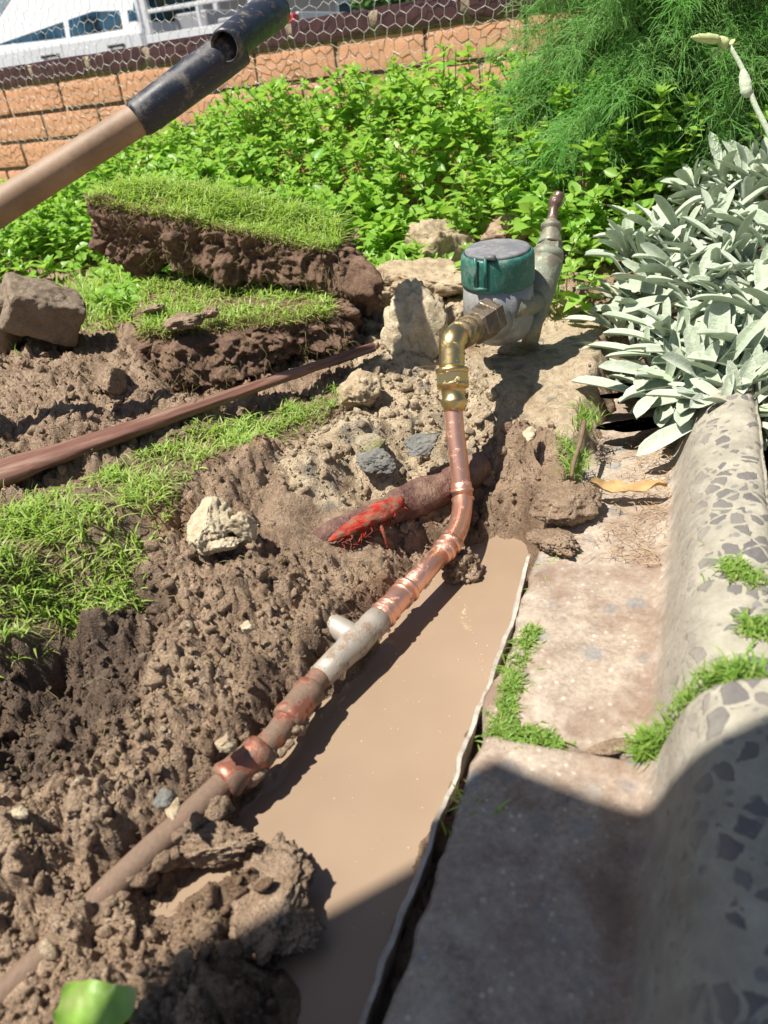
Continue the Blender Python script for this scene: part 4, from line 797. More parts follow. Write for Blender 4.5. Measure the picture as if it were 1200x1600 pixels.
# ================================================ CHICKEN WIRE
cw = M('galvanised_wire', (.62, .60, .55), .45, .35); cwa = cw.noise(90, 3); cw.col(cw.ramp(cwa, [(.3, (.34, .31, .26)), (.6, (.74, .72, .66))]))
def wires(segs, rad, nm, parent=None, off=.024, sd_=1):
    A_ = np.array([[WP(a, b, off+o1) for a, b, o1 in s] for s in segs]); acc = Acc(); stems(acc, A_, rad, np.zeros(len(A_))); return acc.build(nm, cw.m, parent)
hx = .0300; hy = .0265; segs = []
def wob(u, z): return (u+.004*math.sin(u*31+z*17)+.003*math.sin(u*83+z*57), z+.005*math.sin(u*12+1)+.003*math.sin(u*61+z*43), .008*math.sin(u*9+z*20)+.004*math.sin(u*47))
nc = int(1.62/hx)
for ci in range(-12, nc):
    for ri in range(0, 17):
        u = ci*hx+(hx/2 if ri % 2 else 0); z = .335+ri*hy
        a0 = (u, z+hy*.33); a1 = (u, z-hy*.33+0); L1 = (u-hx/2, z+hy*.67); R1 = (u+hx/2, z+hy*.67)
        for p, q in ((a1, a0), (a0, L1), (a0, R1)):
            segs.append([wob(*p), wob((p[0]+q[0])/2, (p[1]+q[1])/2), wob(*q)])
fence = thing('chicken_wire_fence', 'pale hexagonal chicken wire netting stretched in front of the brick wall', 'fence', WP(.7, .3, .05))
wires(segs, .00066, 'wire_netting', fence)
panel = thing('wire_mesh_panel', 'thin straight wire mesh panel beside the feathery green bush, over the wall', 'fence', WP(1.38, .3, .08))
u0 = wall_uv(786, 60, .07)[0]; segs = []
for i in range(11): u = u0+i*.0165; segs.append([(u+.002*math.sin(i*3), .2, .02), (u+.003*math.sin(i*5), .5, .022), (u, .85, .02)])
for k in range(12): segs.append([(u0-.002, .22+k*.05, .021), (u0+.09, .222+k*.05+.003*math.sin(k), .024), (u0+.2, .22+k*.05, .021)])
wires(segs, .0006, 'wire_grid', panel)

# ================================================ HERB PATCH
def in_poly(x, y, poly): return sdpoly(x, y, poly) < 0
MINT = np.array([*ZP([(-60,440,.13),(40,425,.13),(150,420,.13)]), [-.42,1.27], [-.30,1.27],[-.05,1.24], *ZP([(548,420,.12),(590,430,.12),(640,440,.12),(700,430,.12),(850,490,.11),(935,478,.11),(950,430,.11)]), [.50,1.30], [1.0,1.4], [1.3,1.55], WP(2.2,0,.04)[:2], WP(-1.1,0,.04)[:2], [-1.5,1.6]])
r = np.random.default_rng(31); N = 9000; x = r.uniform(-1.7, 1.5, N); y = r.uniform(.95, 3.1, N); ok = in_poly(x, y, MINT); x, y = x[ok], y[ok]
wdist = -((x-WA[0])*wn[0]+(y-WA[1])*wn[1])*-1
dens = fbm(np.stack([x*4, y*4, 0*x], -1), 9, 3); keep = r.uniform(size=len(x)) < np.clip(.85+dens, .45, 1); x, y = x[keep], y[keep]
wdist = (x-WA[0])*wn[0]+(y-WA[1])*wn[1]; ul = (x-WA[0])*wd_[0]+(y-WA[1])*wd_[1]
z0 = gzv(x, y)
# target top of the plants: low by the sods, rising to the wall and to the right
top = .188+.160*sstep(.60, .05, wdist)*np.clip((ul+.02)/.85, .10, 1.25)+.035*sstep(.2, .8, ul)*sstep(.9, .3, wdist)
frontd = -sdpoly(x, y, MINT); top = top-.05*sstep(.10, 0, frontd)+.02*fbm(np.stack([x*9, y*9, 0*x], -1), 19, 3)
edgeL = sstep(-.30, -.5, x)*sstep(1.9, 1.6, y); top = top-.03*edgeL
h = np.clip(top-z0, .035, .42)*r.uniform(.8, 1.13, len(x)); n = len(x)
lean = np.stack([r.normal(-.12, .20, n), r.normal(-.14, .20, n)], 1); acc = Acc(); stv = r.uniform(0, 1, n); szf = np.clip(r.normal(1.22, .3, n), .6, 1.9)
def sp_at(t): return np.stack([x+lean[:, 0]*h*t*t, y+lean[:, 1]*h*t*t, z0+h*t], 1)
sa = Acc(); stems(sa, np.stack([sp_at(t) for t in (0, .35, .7, 1)], 1), .0011, stv)
lt = [leaf_template(4, .27, .35, .22), leaf_template(4, .24, .2, .42), leaf_template(4, .30, .45, .08)]
a0 = r.uniform(0, 3.14, n)
for k, (dz, ls, pit) in enumerate([(0, .010, 1.1), (-.003, .013, .75), (-.009, .019, .5), (-.018, .023, .32), (-.029, .024, .2), (-.042, .023, .1), (-.058, .022, .0), (-.078, .020, -.1)]):
    for sgn in (0, 1):
        t = np.clip(1+dz/h, 0, 1); P = sp_at(t); ok = (t > .25); a = a0+k*1.571+sgn*3.14159+r.normal(0, .25, n); pt = pit+r.normal(0, .22, n); d = np.stack([np.cos(a)*np.cos(pt), np.sin(a)*np.cos(pt), np.sin(pt)], 1)
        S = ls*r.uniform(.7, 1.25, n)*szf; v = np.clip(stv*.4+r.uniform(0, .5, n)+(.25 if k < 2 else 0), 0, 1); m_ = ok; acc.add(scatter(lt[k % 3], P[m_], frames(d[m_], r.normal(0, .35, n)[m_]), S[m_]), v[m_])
herb = acc.build('herb_leaves', MAT['mint']); tag(herb, 'dense bright green leafy herb patch between the turf and the brick wall', 'herb patch', kind='stuff')
tag(sa.build('herb_stems', MAT['stem']), 'thin green stems under the leaves of the herb patch', 'herb stems', kind='stuff')
# grass between and behind the sods
def field(name, poly, n, hgt, lean, seed, label, wid=.0011, dens=2.0, base=.5, mat='grass', cat='grass', zoff=0, excl=None, dirb=None):
    r = np.random.default_rng(seed); lo, hi = poly.min(0), poly.max(0); x = r.uniform(lo[0], hi[0], n); y = r.uniform(lo[1], hi[1], n); s = sdpoly(x, y, poly)+wig(x, y, seed, 70, .012); ok = s < 0; x, y, s = x[ok], y[ok], s[ok]
    d = fbm(np.stack([x*35, y*35, 0*x+seed], -1), seed, 3); k = r.uniform(size=len(x)) < np.clip(base+dens*d, .03, 1); x, y, s = x[k], y[k], s[k]; z = gzv(x, y)+zoff
    o = blades(name, np.stack([x, y, z-.002], 1), hgt*(.55+.45*sstep(0, .03, -s)), lean, seed, MAT[mat], wid, dirb=dirb); return tag(o, label, cat, kind='stuff')
field('lawn_grass', LAWN, 30000, .020, 1.25, 71, 'short bright green lawn grass left between the stake and the dug hole', .00085, 1.5, .62, dirb=(.1, -.25, 0))
field('rough_grass', np.array([[-.45, 1.22], [-.02, 1.20], [.08, 1.28], [.02, 1.55], [-.3, 1.7], [-.6, 1.5]]), 9000, .05, .9, 73, 'longer grass growing behind the upper turf sod', .0014, 1, .8)
field('rough_grass', ZP([(-80,600,.13),(30,560,.13),(110,520,.13),(20,450,.13),(-100,430,.13)]), 1500, .022, 1.1, 75, 'grass round the tipped concrete block at the left edge', .001, 1, .6)
field('dry_blades', LAWN, 7000, .017, 1.5, 72, 'straw coloured dead blades lying in the lawn grass', .0006, 1, .4, 'drygrass')
# dry blades
r = np.random.default_rng(6)
def tuft(name, pts_, n, hgt, lean, seed, label, mat='moss', wid=.0006, spread=.012, zc=None):
    """one tuft or runner of low weed along a surveyed line"""
    rr_ = np.random.default_rng(seed); L = spline([Z(*p) for p in pts_], 60) if len(pts_) > 2 else np.array([Z(*pts_[0])+(Z(*pts_[1])-Z(*pts_[0]))*t for t in np.linspace(0, 1, 60)])
    i = rr_.integers(0, 60, n); P = L[i]+np.c_[rr_.normal(0, spread*.5, n), rr_.normal(0, spread*.5, n), rr_.uniform(-.004, .000, n)]; d = fbm(P*60, seed, 2); P = P[rr_.uniform(size=n) < np.clip(.6+2*d, .1, 1)]
    o = blades(name, P, hgt, lean, seed, MAT[mat], wid); return tag(o, label, 'weeds', 'weeds in the joints of the concrete', kind='stuff')
tuft('joint_weeds', [(886,862,.046),(864,882,.044),(852,925,.042),(844,965,.040)], 900, .0055, 1.5, 81, 'low bright green weeds at the top corner of the kerb tray', spread=.010)
tuft('joint_weeds', [(832,985,.045),(820,1010,.045),(808,1050,.045),(793,1100,.045),(780,1150,.045)], 3200, .007, 1.3, 83, 'green weeds filling the gap between the edging strip and the sunlit kerb tray', spread=.007)
tuft('joint_weeds', [(770,1165,.044),(800,1150,.046),(840,1152,.046),(870,1162,.046)], 1400, .0055, 1.5, 84, 'green weeds spreading over the near left corner of the sunlit tray', spread=.010)
tuft('joint_weeds', [(735,1270,.044),(750,1255,.044),(765,1275,.046)], 70, .012, 1.6, 85, 'single grass tuft in the shade beside the near kerb tray', 'grass', .0011, .008)
tuft('joint_weeds', [(715,1320,.03),(700,1345,.03),(712,1300,.03)], 60, .007, 1.3, 86, 'small dark tuft between the strip and the shaded tray', 'grass', .001, .007)
tuft('joint_weeds', [(1180,830,.100),(1190,880,.100),(1193,940,.100),(1200,1010,.098),(1210,1080,.098)], 5200, .009, 1.3, 88, 'lush green weeds along the outer side of the kerb at the right edge', spread=.022)
tuft('joint_weeds', [(1140,872,.113),(1160,895,.113),(1190,905,.112)], 600, .006, 1.6, 89, 'sprig of weed creeping over the kerb crown', spread=.009)
tuft('joint_weeds', [(1165,960,.113),(1180,985,.113),(1198,960,.112)], 320, .006, 1.6, 90, 'small sprig of weed on the outer edge of the kerb', spread=.008)
tuft('joint_weeds', [(915,632,.092),(920,655,.090),(912,672,.088)], 500, .012, 1.1, 91, 'mossy green tuft on the concrete pad below the silver plant', spread=.012)
tuft('joint_weeds', [(885,690,.082),(900,712,.080),(898,740,.076)], 420, .011, 1.3, 92, 'yellow green weed around the small twig', spread=.012)
tuft('joint_weeds', [(450,655,.112),(520,608,.112),(500,640,.112)], 300, .008, 1.3, 93, 'thin moss at the end of the lawn grass by the rubble', spread=.02)
jw = [(*kerb_xy(s_, jx+.004), z_) for s_, z_ in ((.100, .048), (.108, .062), (.115, .082), (.124, .101), (.138, .117), (.158, .126), (.180, .127))]; jw = [(*proj(q)[:2], q[2]) for q in jw]
tuft('joint_weeds', jw, 3000, .011, 1.2, 97, 'bright green weeds growing out of the joint across the kerb crown', spread=.008)
# ================================================ FENNEL
fen = thing('fennel_bush', 'big feathery green bush with fine drooping threads at the upper right', 'bush', (.68, 1.50, .13))
r = np.random.default_rng(8); acc = Acc(); st_ = Acc(); FB = np.array([.68, 1.50, .13])
nf = 300; tips = []; 
for k in range(nf):
    # frond end points spread through the bush volume
    a = r.uniform(-3.3, 3.1); q = r.uniform(.15, 1)**.6; hh = r.uniform(.03, .58); wdt = .40*(1-.3*abs(hh-.3))
    end = FB+np.array([math.cos(a)*wdt*q*1.05, math.sin(a)*.24*q, hh]); end[1] = min(end[1], WP((end-WA)@wd_, 0, .03)[1]+.0 if False else 9)
    start = FB+np.array([r.normal(0, .05), r.normal(0, .05), max(0, hh*.55-.05)]); mid = (start+end)/2+[0, 0, .10+.05*r.uniform()]; endd = end-[0, 0, .03]
    pts_ = spline([start, mid, endd], 12); st_.add(*[(lambda VF: VF)(None)] and []) if False else stems(st_, pts_[None], np.linspace(.0022, .0006, 12)[None], np.array([r.uniform()]))
    vv = np.clip(r.normal(.45, .25), 0, 1)
    # threads along the outer two thirds
    m = 150; t = r.uniform(.22, 1, m); P = np.stack([np.interp(t, np.linspace(0, 1, 12), pts_[:, j]) for j in range(3)], 1); od = unit(endd-start)
    d = r.normal(size=(m, 3))*.75+od*.55; d /= np.linalg.norm(d, axis=1)[:, None]; L = r.uniform(.022, .062, m); g_ = np.array([0, 0, -1.])
    T = np.stack([P+d*(L*s)[:, None]+g_*(L*s*s*r.uniform(.2, .6, m))[:, None] for s in (0, .4, .75, 1)], 1); stems(acc, T, np.array([.00048, .00044, .00036, .00026])[None], np.clip(vv+r.normal(0, .15, m), 0, 1))
    # forked side hairs
    for rep in range(2):
        P2 = T[:, 1+rep] ; d2 = d+r.normal(size=(m, 3))*.7; d2 /= np.linalg.norm(d2, axis=1)[:, None]; T2 = np.stack([P2+d2*(L*.5*s)[:, None]+g_*(L*.3*s*s)[:, None] for s in (0, .5, 1)], 1); stems(acc, T2, np.array([.0005, .00042, .0003])[None], np.clip(vv+r.normal(0, .15, m), 0, 1))
acc.build('feathery_foliage', MAT['fennel'], fen); st_.build('stems', MAT['stem'], fen)
# ================================================ SILVER PLANT
lam = thing('lambs_ear_plant', 'silvery felted plant with long tongue shaped leaves spilling over the concrete at the right', 'plant', Z(1120,560,.11))
r = np.random.default_rng(15)
def ear_leaf(L, W, pitch, az, droop, roll, seed):
    nl, nw = 14, 7; t = np.linspace(0, 1, nl); out_ = []; rr_ = np.random.default_rng(seed)
    wprof = W*np.interp(t, [0, .12, .3, .5, .7, .88, .97, 1], [.18, .26, .50, .84, 1.0, .86, .50, .08]); c = np.zeros(3); ang = pitch; ctr = []
    for i in range(nl): ctr.append((c.copy(), ang)); c = c+np.array([math.cos(ang), 0, math.sin(ang)])*L/(nl-1); ang -= droop/(nl-1)*(1+.6*math.sin(i*.5+seed))
    V = []
    for (p, a), w_ in zip(ctr, wprof):
        nrm = np.array([-math.sin(a), 0, math.cos(a)])
        for v in np.linspace(-1, 1, nw): V.append(p+np.array([0, v*w_/2, 0])+nrm*(abs(v)**1.5*w_*.20))
    V = np.array(V); tn_ = V.copy(); off = np.array([0, 0, -.0011]); i = np.arange(nl-1)[:, None]*nw; j = np.arange(nw-1)[None]; F = np.stack([i+j, i+nw+j, i+nw+j+1, i+j+1], -1).reshape(-1, 4); k = len(V)
    mid = np.tile(np.abs(np.linspace(-1, 1, nw)), nl); V2 = np.concatenate([V, V+off*np.tile((1-np.abs(np.linspace(-1, 1, nw))**3)*1.2+.15, nl)[:, None]]); F2 = np.concatenate([F[:, ::-1], F+k])
    cr, sr = math.cos(roll), math.sin(roll); Rr = np.array([[1, 0, 0], [0, cr, -sr], [0, sr, cr]]); return V2@(rotz(az)@Rr).T, F2, np.concatenate([mid, mid*.7+.3])
# rosette crowns: surveyed on the photo, px, py, depth, facing azimuth (deg), count, leaf length
ROS = [(1075,470,1.00,180,9,.085),(1010,500,1.02,185,9,.075),(985,560,.96,190,8,.070),(1050,610,.88,215,9,.095),(1110,600,.84,240,9,.100),(1150,560,.86,200,9,.090),(1000,420,1.10,170,9,.075),(1060,390,1.10,150,10,.085),
 (1130,420,1.02,160,10,.085),(1180,470,.95,190,9,.085),(1190,380,1.05,150,9,.085),(1150,330,1.15,140,9,.085),(1090,340,1.18,150,8,.075),(1190,300,1.18,130,9,.08),(1040,540,.93,200,8,.085),(1180,620,.80,235,8,.09),(1230,540,.84,200,8,.09),(1240,420,.98,170,8,.09),(1230,330,1.1,150,8,.09),(1090,520,.94,180,8,.08),(1130,500,.93,200,8,.08),(1030,450,1.06,170,8,.07),(1170,250,1.28,120,8,.08),(1220,240,1.25,120,8,.08),(985,470,1.07,185,7,.065),(960,520,1.03,190,6,.06),(1130,650,.80,245,6,.085),(1075,640,.84,230,6,.09),(1280,620,.80,230,8,.09),(1300,500,.88,200,8,.09),(1320,380,1.0,170,8,.09),(1210,440,.97,180,8,.085),(1160,400,1.03,150,8,.08),(1110,460,.99,175,8,.08),(1120,300,1.2,140,9,.085),(1160,280,1.22,130,9,.085),(1080,300,1.22,150,7,.07),(1140,240,1.28,120,8,.08),(1195,215,1.3,110,8,.08),(1020,370,1.14,170,9,.075),(975,400,1.12,180,8,.07),(1110,380,1.1,160,9,.085),(1165,450,.99,170,8,.085),(1195,520,.88,200,8,.09),(1090,570,.88,210,9,.09),(1050,565,.90,200,9,.085),(1140,610,.82,230,8,.09),(1100,625,.82,250,8,.085),(1030,620,.86,225,8,.085),(1160,300,1.18,140,8,.085),(1010,590,.92,205,8,.08),(960,470,1.08,185,7,.06),(1150,645,.78,225,8,.075),(1190,600,.82,215,8,.09),(1205,640,.79,210,7,.075),(1115,660,.79,240,7,.075),(1230,590,.82,200,8,.09),(1180,520,.92,190,9,.09),(1180,560,.84,210,8,.09),(1060,430,1.05,165,8,.08)]
VV = []; FF = []; MM = []; VA = []; k = 0; sac = Acc()
for ri, (px, py, d, az, cnt, L) in enumerate(ROS):
    P = D(px+8, py, d); axis_az = R(az)+r.normal(0, .2); rootp = np.array([P[0]+.09+.03*r.normal(), P[1]+.05, .10]); stems(sac, spline([rootp, (rootp+P)/2+[0, 0, .01], P], 8)[None], np.full((1, 8), .0032), np.array([.3]))
    low = py > 540
    cnt += 5
    for q in range(cnt):
        a = axis_az+2*math.pi*(q/cnt)+r.normal(0, .2); inner = (q % 3 == 0); rel = math.cos(a-axis_az)
        pitch = (R(5) if low else R(16))+(R(62) if inner else R(26)+R(10)*r.normal())-(R(34)*rel if low else R(14)*rel); l = L*1.16*r.uniform(.72, 1.12)*(1.1 if rel > .3 else .88)*(.8 if inner else 1)
        V, F, mid = ear_leaf(l, l*r.uniform(.175, .225), pitch, a, R(r.uniform(10, 48)), r.normal(0, .3), int(r.integers(1e6))); V = V+P+np.array([0, 0, r.uniform(-.012, .006)])
        # leaves rest on what is under them
        V[:, 2] = np.maximum(V[:, 2], .066+r.uniform(0, .01)); VV.append(V); FF.append(F+k); k += len(V); MM.append(mid); VA.append(np.full(len(V), r.uniform()))
mesh_from('leaves', np.concatenate(VV)-np.array(lam.location), [np.concatenate(FF)], MAT['lamb'], lam, attrs=dict(mid=np.concatenate(MM), v=np.concatenate(VA)))
sac.build('stems', MAT['lamb'], lam)
# flower stalk
fs = spline([D(1215,240,1.12), D(1200,205,1.12), D(1178,160,1.12), D(1162,112,1.12), D(1140,72,1.12)], 30); mb = MB(); mb.tube(fs, np.linspace(.0042, .0030, 30), 12, a=.5)
def bud(mb, a, b, rad, seed):
    mb.tube(spline([a, (a+b)/2, b], 14), rad*np.interp(np.linspace(0, 1, 14), [0, .15, .4, .75, 1], [.35, .9, 1, .75, .2]), 14, nz=.25, nsc=260, a=.6)
bud(mb, D(1168,152,1.12), D(1160,106,1.12), .0085, 1); stalk = mb.build('flower_stalk', MAT['lamb'], lam, attr='v')
mb = MB(); bud(mb, D(1136,72,1.12), D(1122,58,1.115), .0075, 2); bud(mb, D(1126,62,1.115), D(1080,58,1.10), .0068, 3)
for (a, b) in (((1134,72),(1165,62)), ((1132,74),(1112,84)), ((1138,80),(1148,54))):
    V, F, mid = ear_leaf(.022, .007, 0, 0, .3, 0, 5); A_ = D(*a, 1.12); B_ = D(*b, 1.12); xx_ = unit(B_-A_); yy_ = unit(np.cross([0, 0, 1], xx_)); zz_ = np.cross(xx_, yy_); mb.add(V@np.stack([xx_, yy_, zz_], 1).T+A_, F, .5)
bm_ = leafmat('flower_bud', (.50, .58, .25), (.62, .66, .34), (.5, .6, .25), .2, .8); mb.build('flower_head', bm_, lam, attr='v')

# ================================================ SMALL THINGS
def leafsheet(name, p0, p1, w_, z, curl, mat, label, cat, seed, nl=26, nw=13, prof=None, ruf=.0015):
    A_, B_ = Z(*p0, z), Z(*p1, z); ax = unit(B_-A_); sd_ = np.array([-ax[1], ax[0], 0]); L = np.linalg.norm(B_-A_); t = np.linspace(0, 1, nl); V = []
    pw = np.interp(t, *(prof or ([0, .08, .3, .6, .88, 1], [.15, .6, 1, .95, .6, .05])))*w_/2
    for i in range(nl):
        for v in np.linspace(-1, 1, nw): V.append(A_+ax*L*t[i]+sd_*v*pw[i]+[0, 0, curl*(v*v*.6+ (2*t[i]-1)**2)])
    V = np.array(V); V = V+np.c_[np.zeros((len(V), 2)), fbm(V*90, seed, 3)*ruf*2+.5*ruf]; i = np.arange(nl-1)[:, None]*nw; j = np.arange(nw-1)[None]; F = np.stack([i+j, i+nw+j, i+nw+j+1, i+j+1], -1).reshape(-1, 4); k = len(V)
    o = mesh_from(name, np.concatenate([V, V-[0, 0, .0006]]), [np.concatenate([F[:, ::-1], F+k])], mat); return tag(o, label, cat)
ml = M('fresh_leaf', rough=.4); n1 = ml.noise(35, 4, .6); ml.col(ml.mix(ml.ramp(n1, [(.5, 0), (.68, .8)]), (.26, .44, .07), (.40, .32, .18))); ml.bump(ml.noise(160, 3), .0008, .5); ml.translucent((.4, .7, .1), .2)
leafsheet('fallen_leaf', (98,1578), (214,1580), .022, .062, .004, ml.m, 'wide bright green fallen leaf on the mud at the bottom left', 'leaf', 3, prof=([0, .05, .3, .6, .85, 1], [.5, .8, 1.05, 1, .85, .6]))
md = M('dry_leaf', rough=.8); n1 = md.noise(60, 4); md.col(md.ramp(n1, [(.3, (.32, .18, .07)), (.6, (.60, .40, .18)), (.8, (.70, .52, .27))])); md.bump(n1, .001, .6); md.translucent((.6, .4, .15), .2)
leafsheet('dry_leaf', (922,768), (1042,768), .018, .060, .006, md.m, 'curled dry tan leaf lying across the kerb tray under the silver plant', 'leaf', 7, prof=([0, .1, .35, .5, .7, 1], [.1, .5, 1, .7, .9, .05]), ruf=.003)
mt = wood_mat('twig_bark', (.12, .07, .04), (.20, .13, .08), (.30, .21, .13), (60, 60, 60), .8)
mb = MB(); mb.tube(spline([Z(913,658,.098), Z(907,690,.092), Z(897,722,.088), Z(893,745,.080)], 16), np.linspace(.0026, .0017, 16), 8, nz=.2); tag(mb.build('twig', mt), 'short brown twig standing in the weeds right of the mud clods', 'twig')
mst = M('dry_straw', (.52, .37, .20), .8); mst.col(mst.ramp(mst.noise(30, 2), [(.3, (.30, .19, .10)), (.7, (.62, .47, .28))]))
r = np.random.default_rng(44); n = 420; s_ = np.clip(r.normal(.088, .022, n), .03, .115); t_ = r.uniform(.0, .26, n)+.0; x, y = kerb_xy(s_, t_); a = r.uniform(0, 6.28, n); L = r.uniform(.004, .017, n); z = np.full(n, .0495)+np.clip(s_-.103, 0, 1)*.5+r.uniform(0, .0015, n)
pp = np.stack([np.stack([x-np.cos(a)*L*.5, y-np.sin(a)*L*.5, z], 1), np.stack([x+r.normal(0, .002, n), y+r.normal(0, .002, n), z+.0015], 1), np.stack([x+np.cos(a)*L*.5, y+np.sin(a)*L*.5, z], 1)], 1); acc = Acc(); stems(acc, pp, .00032, np.zeros(n)); tag(acc.build('straw_litter', mst.m), 'dry straw bits and pine needles littering the dusty kerb tray', 'litter', kind='stuff')
n = 900; uu = r.uniform(-.8, .5, n); yy = r.uniform(.3, 1.0, n); xx = uu*(yy+.09); ok = (sdpoly(xx, yy, POOL) > .03) & (kerb_st(xx, yy)[0] < -.03); xx, yy = xx[ok][:360], yy[ok][:360]; n = len(xx); zz = gzv(xx, yy); a = r.uniform(0, 6.28, n); L = r.uniform(.006, .026, n); pp = np.stack([np.stack([xx, yy, zz+.001], 1), np.stack([xx+np.cos(a)*L*.5, yy+np.sin(a)*L*.5, zz+.006], 1), np.stack([xx+np.cos(a+.4)*L, yy+np.sin(a+.4)*L, zz+.003], 1)], 1)
acc = Acc(); stems(acc, pp, .0004, r.uniform(0, 1, n)); tag(acc.build('root_fibres', MAT['drygrass']), 'pale root fibres and grass bits lying on the dug soil', 'litter', kind='stuff')
# drips of sediment and bubbles on the puddle
n = 130; acc = Acc(); V, F = ico(1); line = np.array([Z(722+i*1.5, 935+i*5, 0) for i in range(44)]); P = np.concatenate([line+r.normal(0, .0012, (44, 3))*[1, 1, 0], np.stack([*Z(600, 1150, 0)[:2], 0])+np.c_[r.normal(0, .05, n-44), r.normal(0, .09, n-44), np.zeros(n-44)]]); ok = sdpoly(P[:, 0], P[:, 1], POOL) < -.004; P = P[ok]; P[:, 2] = .0002
mbub = M('froth', (.62, .52, .38), .3); Rm = np.tile(np.eye(3), (len(P), 1, 1)); acc.add(scatter((V*[1, 1, .5], F), P, Rm, r.uniform(.0002, .0007, len(P))), np.zeros(len(P))); tag(acc.build('froth_specks', mbub.m), 'tiny pale froth specks floating on the muddy puddle', 'froth', kind='stuff')
# timber edging beyond the kerb
mtb = wood_mat('grey_timber', (.20, .17, .13), (.33, .28, .22), (.45, .40, .33), (30, 30, 5), .8); mb = MB(); x0, y0 = kerb_xy(.222, jx+.22); x1, y1 = kerb_xy(.222, jx+.60); Rk = np.stack([np.array([*KPX, 0]), np.array([*KDIR, 0]), [0, 0, 1.]], 1)
mb.box(((x0+x1)/2, (y0+y1)/2, .085), (.028, .38, .12), rot=Rk); o = mb.build('timber_edging', mtb, smooth=False); b = o.modifiers.new('b', 'BEVEL'); b.width = .003; b.segments = 2; tag(o, 'grey weathered timber board on edge behind the kerb, under the silver plant', 'garden edging')
# ================================================ UTE IN THE STREET
RZ = .13; cor = D(457, 40, 9.0); FWD = np.array([-math.cos(R(25)), math.sin(R(25)), 0]); RGT = np.array([math.sin(R(25)), math.cos(R(25)), 0])
ute = thing('white_ute', 'white dual cab pickup truck parked in the street behind the wall', 'pickup truck', (cor[0], cor[1], RZ))
UR = np.stack([FWD, RGT, [0, 0, 1.]], 1)
def U(P):
    P = np.array(P, float); P[..., 0] = np.interp(P[..., 0], [-1, 0, 1.9, 2.06, 2.3, 2.9, 3.22, 3.72, 3.95, 5.1], [-1, 0, 2.1, 2.2, 2.56, 3.30, 3.60, 4.75, 5.1, 6.4]); return P@UR.T+[cor[0], cor[1], RZ]
mwh = M('white_paint', (.80, .81, .83), .22); mwh.set(Coat_Weight=.6, Coat_Roughness=.05); nn = mwh.noise(3, 4); mwh.col(mwh.ramp(nn, [(.3, (.74, .75, .77)), (.7, (.83, .84, .85))]))
mgl = M('tinted_glass_reflections', (.03, .06, .09), .06, spec=.3); nn = mgl.noise(2.2, 4, .6); mgl.col(mgl.ramp(nn, [(.35, (.008, .012, .014)), (.5, (.03, .09, .15)), (.6, (.06, .06, .04))]))  # blue tint, with brownish reflections painted into the patchy colour
mdk = M('dark_trim', (.03, .03, .032), .5); mrd = M('tail_lens', (.45, .01, .012), .12); mch = M('chrome', (.6, .6, .62), .15, 1); mgy = M('tray_grey', (.35, .35, .37), .5)
def uprism(poly, y0, y1, inset=None):
    """side profile (x,z) extruded across; inset moves points inwards per point"""
    n = len(poly); ins = inset or [0]*n; A_ = np.array([(x, y0+i, z) for (x, z), i in zip(poly, ins)]); B_ = np.array([(x, y1-i, z) for (x, z), i in zip(poly, ins)]); cA, cB = A_.mean(0), B_.mean(0)
    V = np.concatenate([A_, B_, [cA], [cB]]); F = [(i, (i+1) % n, n+(i+1) % n, n+i) for i in range(n)]+[((i+1) % n, i, 2*n) for i in range(n)]+[(n+i, n+(i+1) % n, 2*n+1) for i in range(n)]
    return V, F
def ubuild(name, parts, mat, par, bev=.02, smooth=False):
    mb = MB()
    for V, F in parts: mb.add(U(V), F)
    o = mb.build(name, mat, par, smooth=smooth)
    if bev: b = o.modifiers.new('b', 'BEVEL'); b.width = bev; b.segments = 3; b.limit_method = 'ANGLE'; b.angle_limit = R(35)
    return o
def ubox(x0, x1, y0, y1, z0, z1): V = np.array([[x, y, z] for z in (z0, z1) for y in (y0, y1) for x in (x0, x1)], float); return V, [(0, 2, 3, 1), (4, 5, 7, 6), (0, 1, 5, 4), (2, 6, 7, 3), (0, 4, 6, 2), (1, 3, 7, 5)]
ubuild('body', [uprism([(1.95, .42), (2.0, .98), (3.75, 1.02), (4.9, .92), (5.08, .80), (5.1, .40), (4.75, .38), (4.62, .62), (4.30, .74), (3.98, .62), (3.85, .38)], 0, 1.75)], mwh.m, ute)
ubuild('cab', [uprism([(1.98, .96), (2.06, 1.60), (2.35, 1.76), (3.30, 1.76), (3.48, 1.62), (3.95, 1.00)], .03, 1.72, [0, .14, .19, .19, .15, 0])], mwh.m, ute, .05)
def side_pane(poly, y=.03):
    P = np.array([(x, y+(z-.96)/(1.68-.96)*.19-.012, z) for x, z in poly]); P2 = P+[0, .01, 0]; n = len(poly); c = P.mean(0); V = np.concatenate([P, P2, [c]]); return V, [((i+1) % n, i, 2*n) for i in range(n)]+[(i, (i+1) % n, n+(i+1) % n, n+i) for i in range(n)]
for nm, poly in (('window', [(2.98, 1.06), (3.02, 1.62), (3.38, 1.60), (3.76, 1.10)]), ('window', [(2.22, 1.06), (2.26, 1.54), (2.36, 1.62), (2.92, 1.62), (2.90, 1.06)]), ('window', [(2.06, 1.12), (2.09, 1.42), (2.16, 1.46), (2.15, 1.12)])): ubuild(nm, [side_pane(poly)], mgl.m, ute, 0)
ubuild('rear_window', [(np.array([(1.985, .25, 1.10), (1.985, 1.5, 1.10), (2.04, 1.44, 1.5), (2.04, .31, 1.5), (2.01, .25, 1.10), (2.01, 1.5, 1.10)])+[-.003, 0, 0], [(0, 1, 2, 3)])], mgl.m, ute, 0)
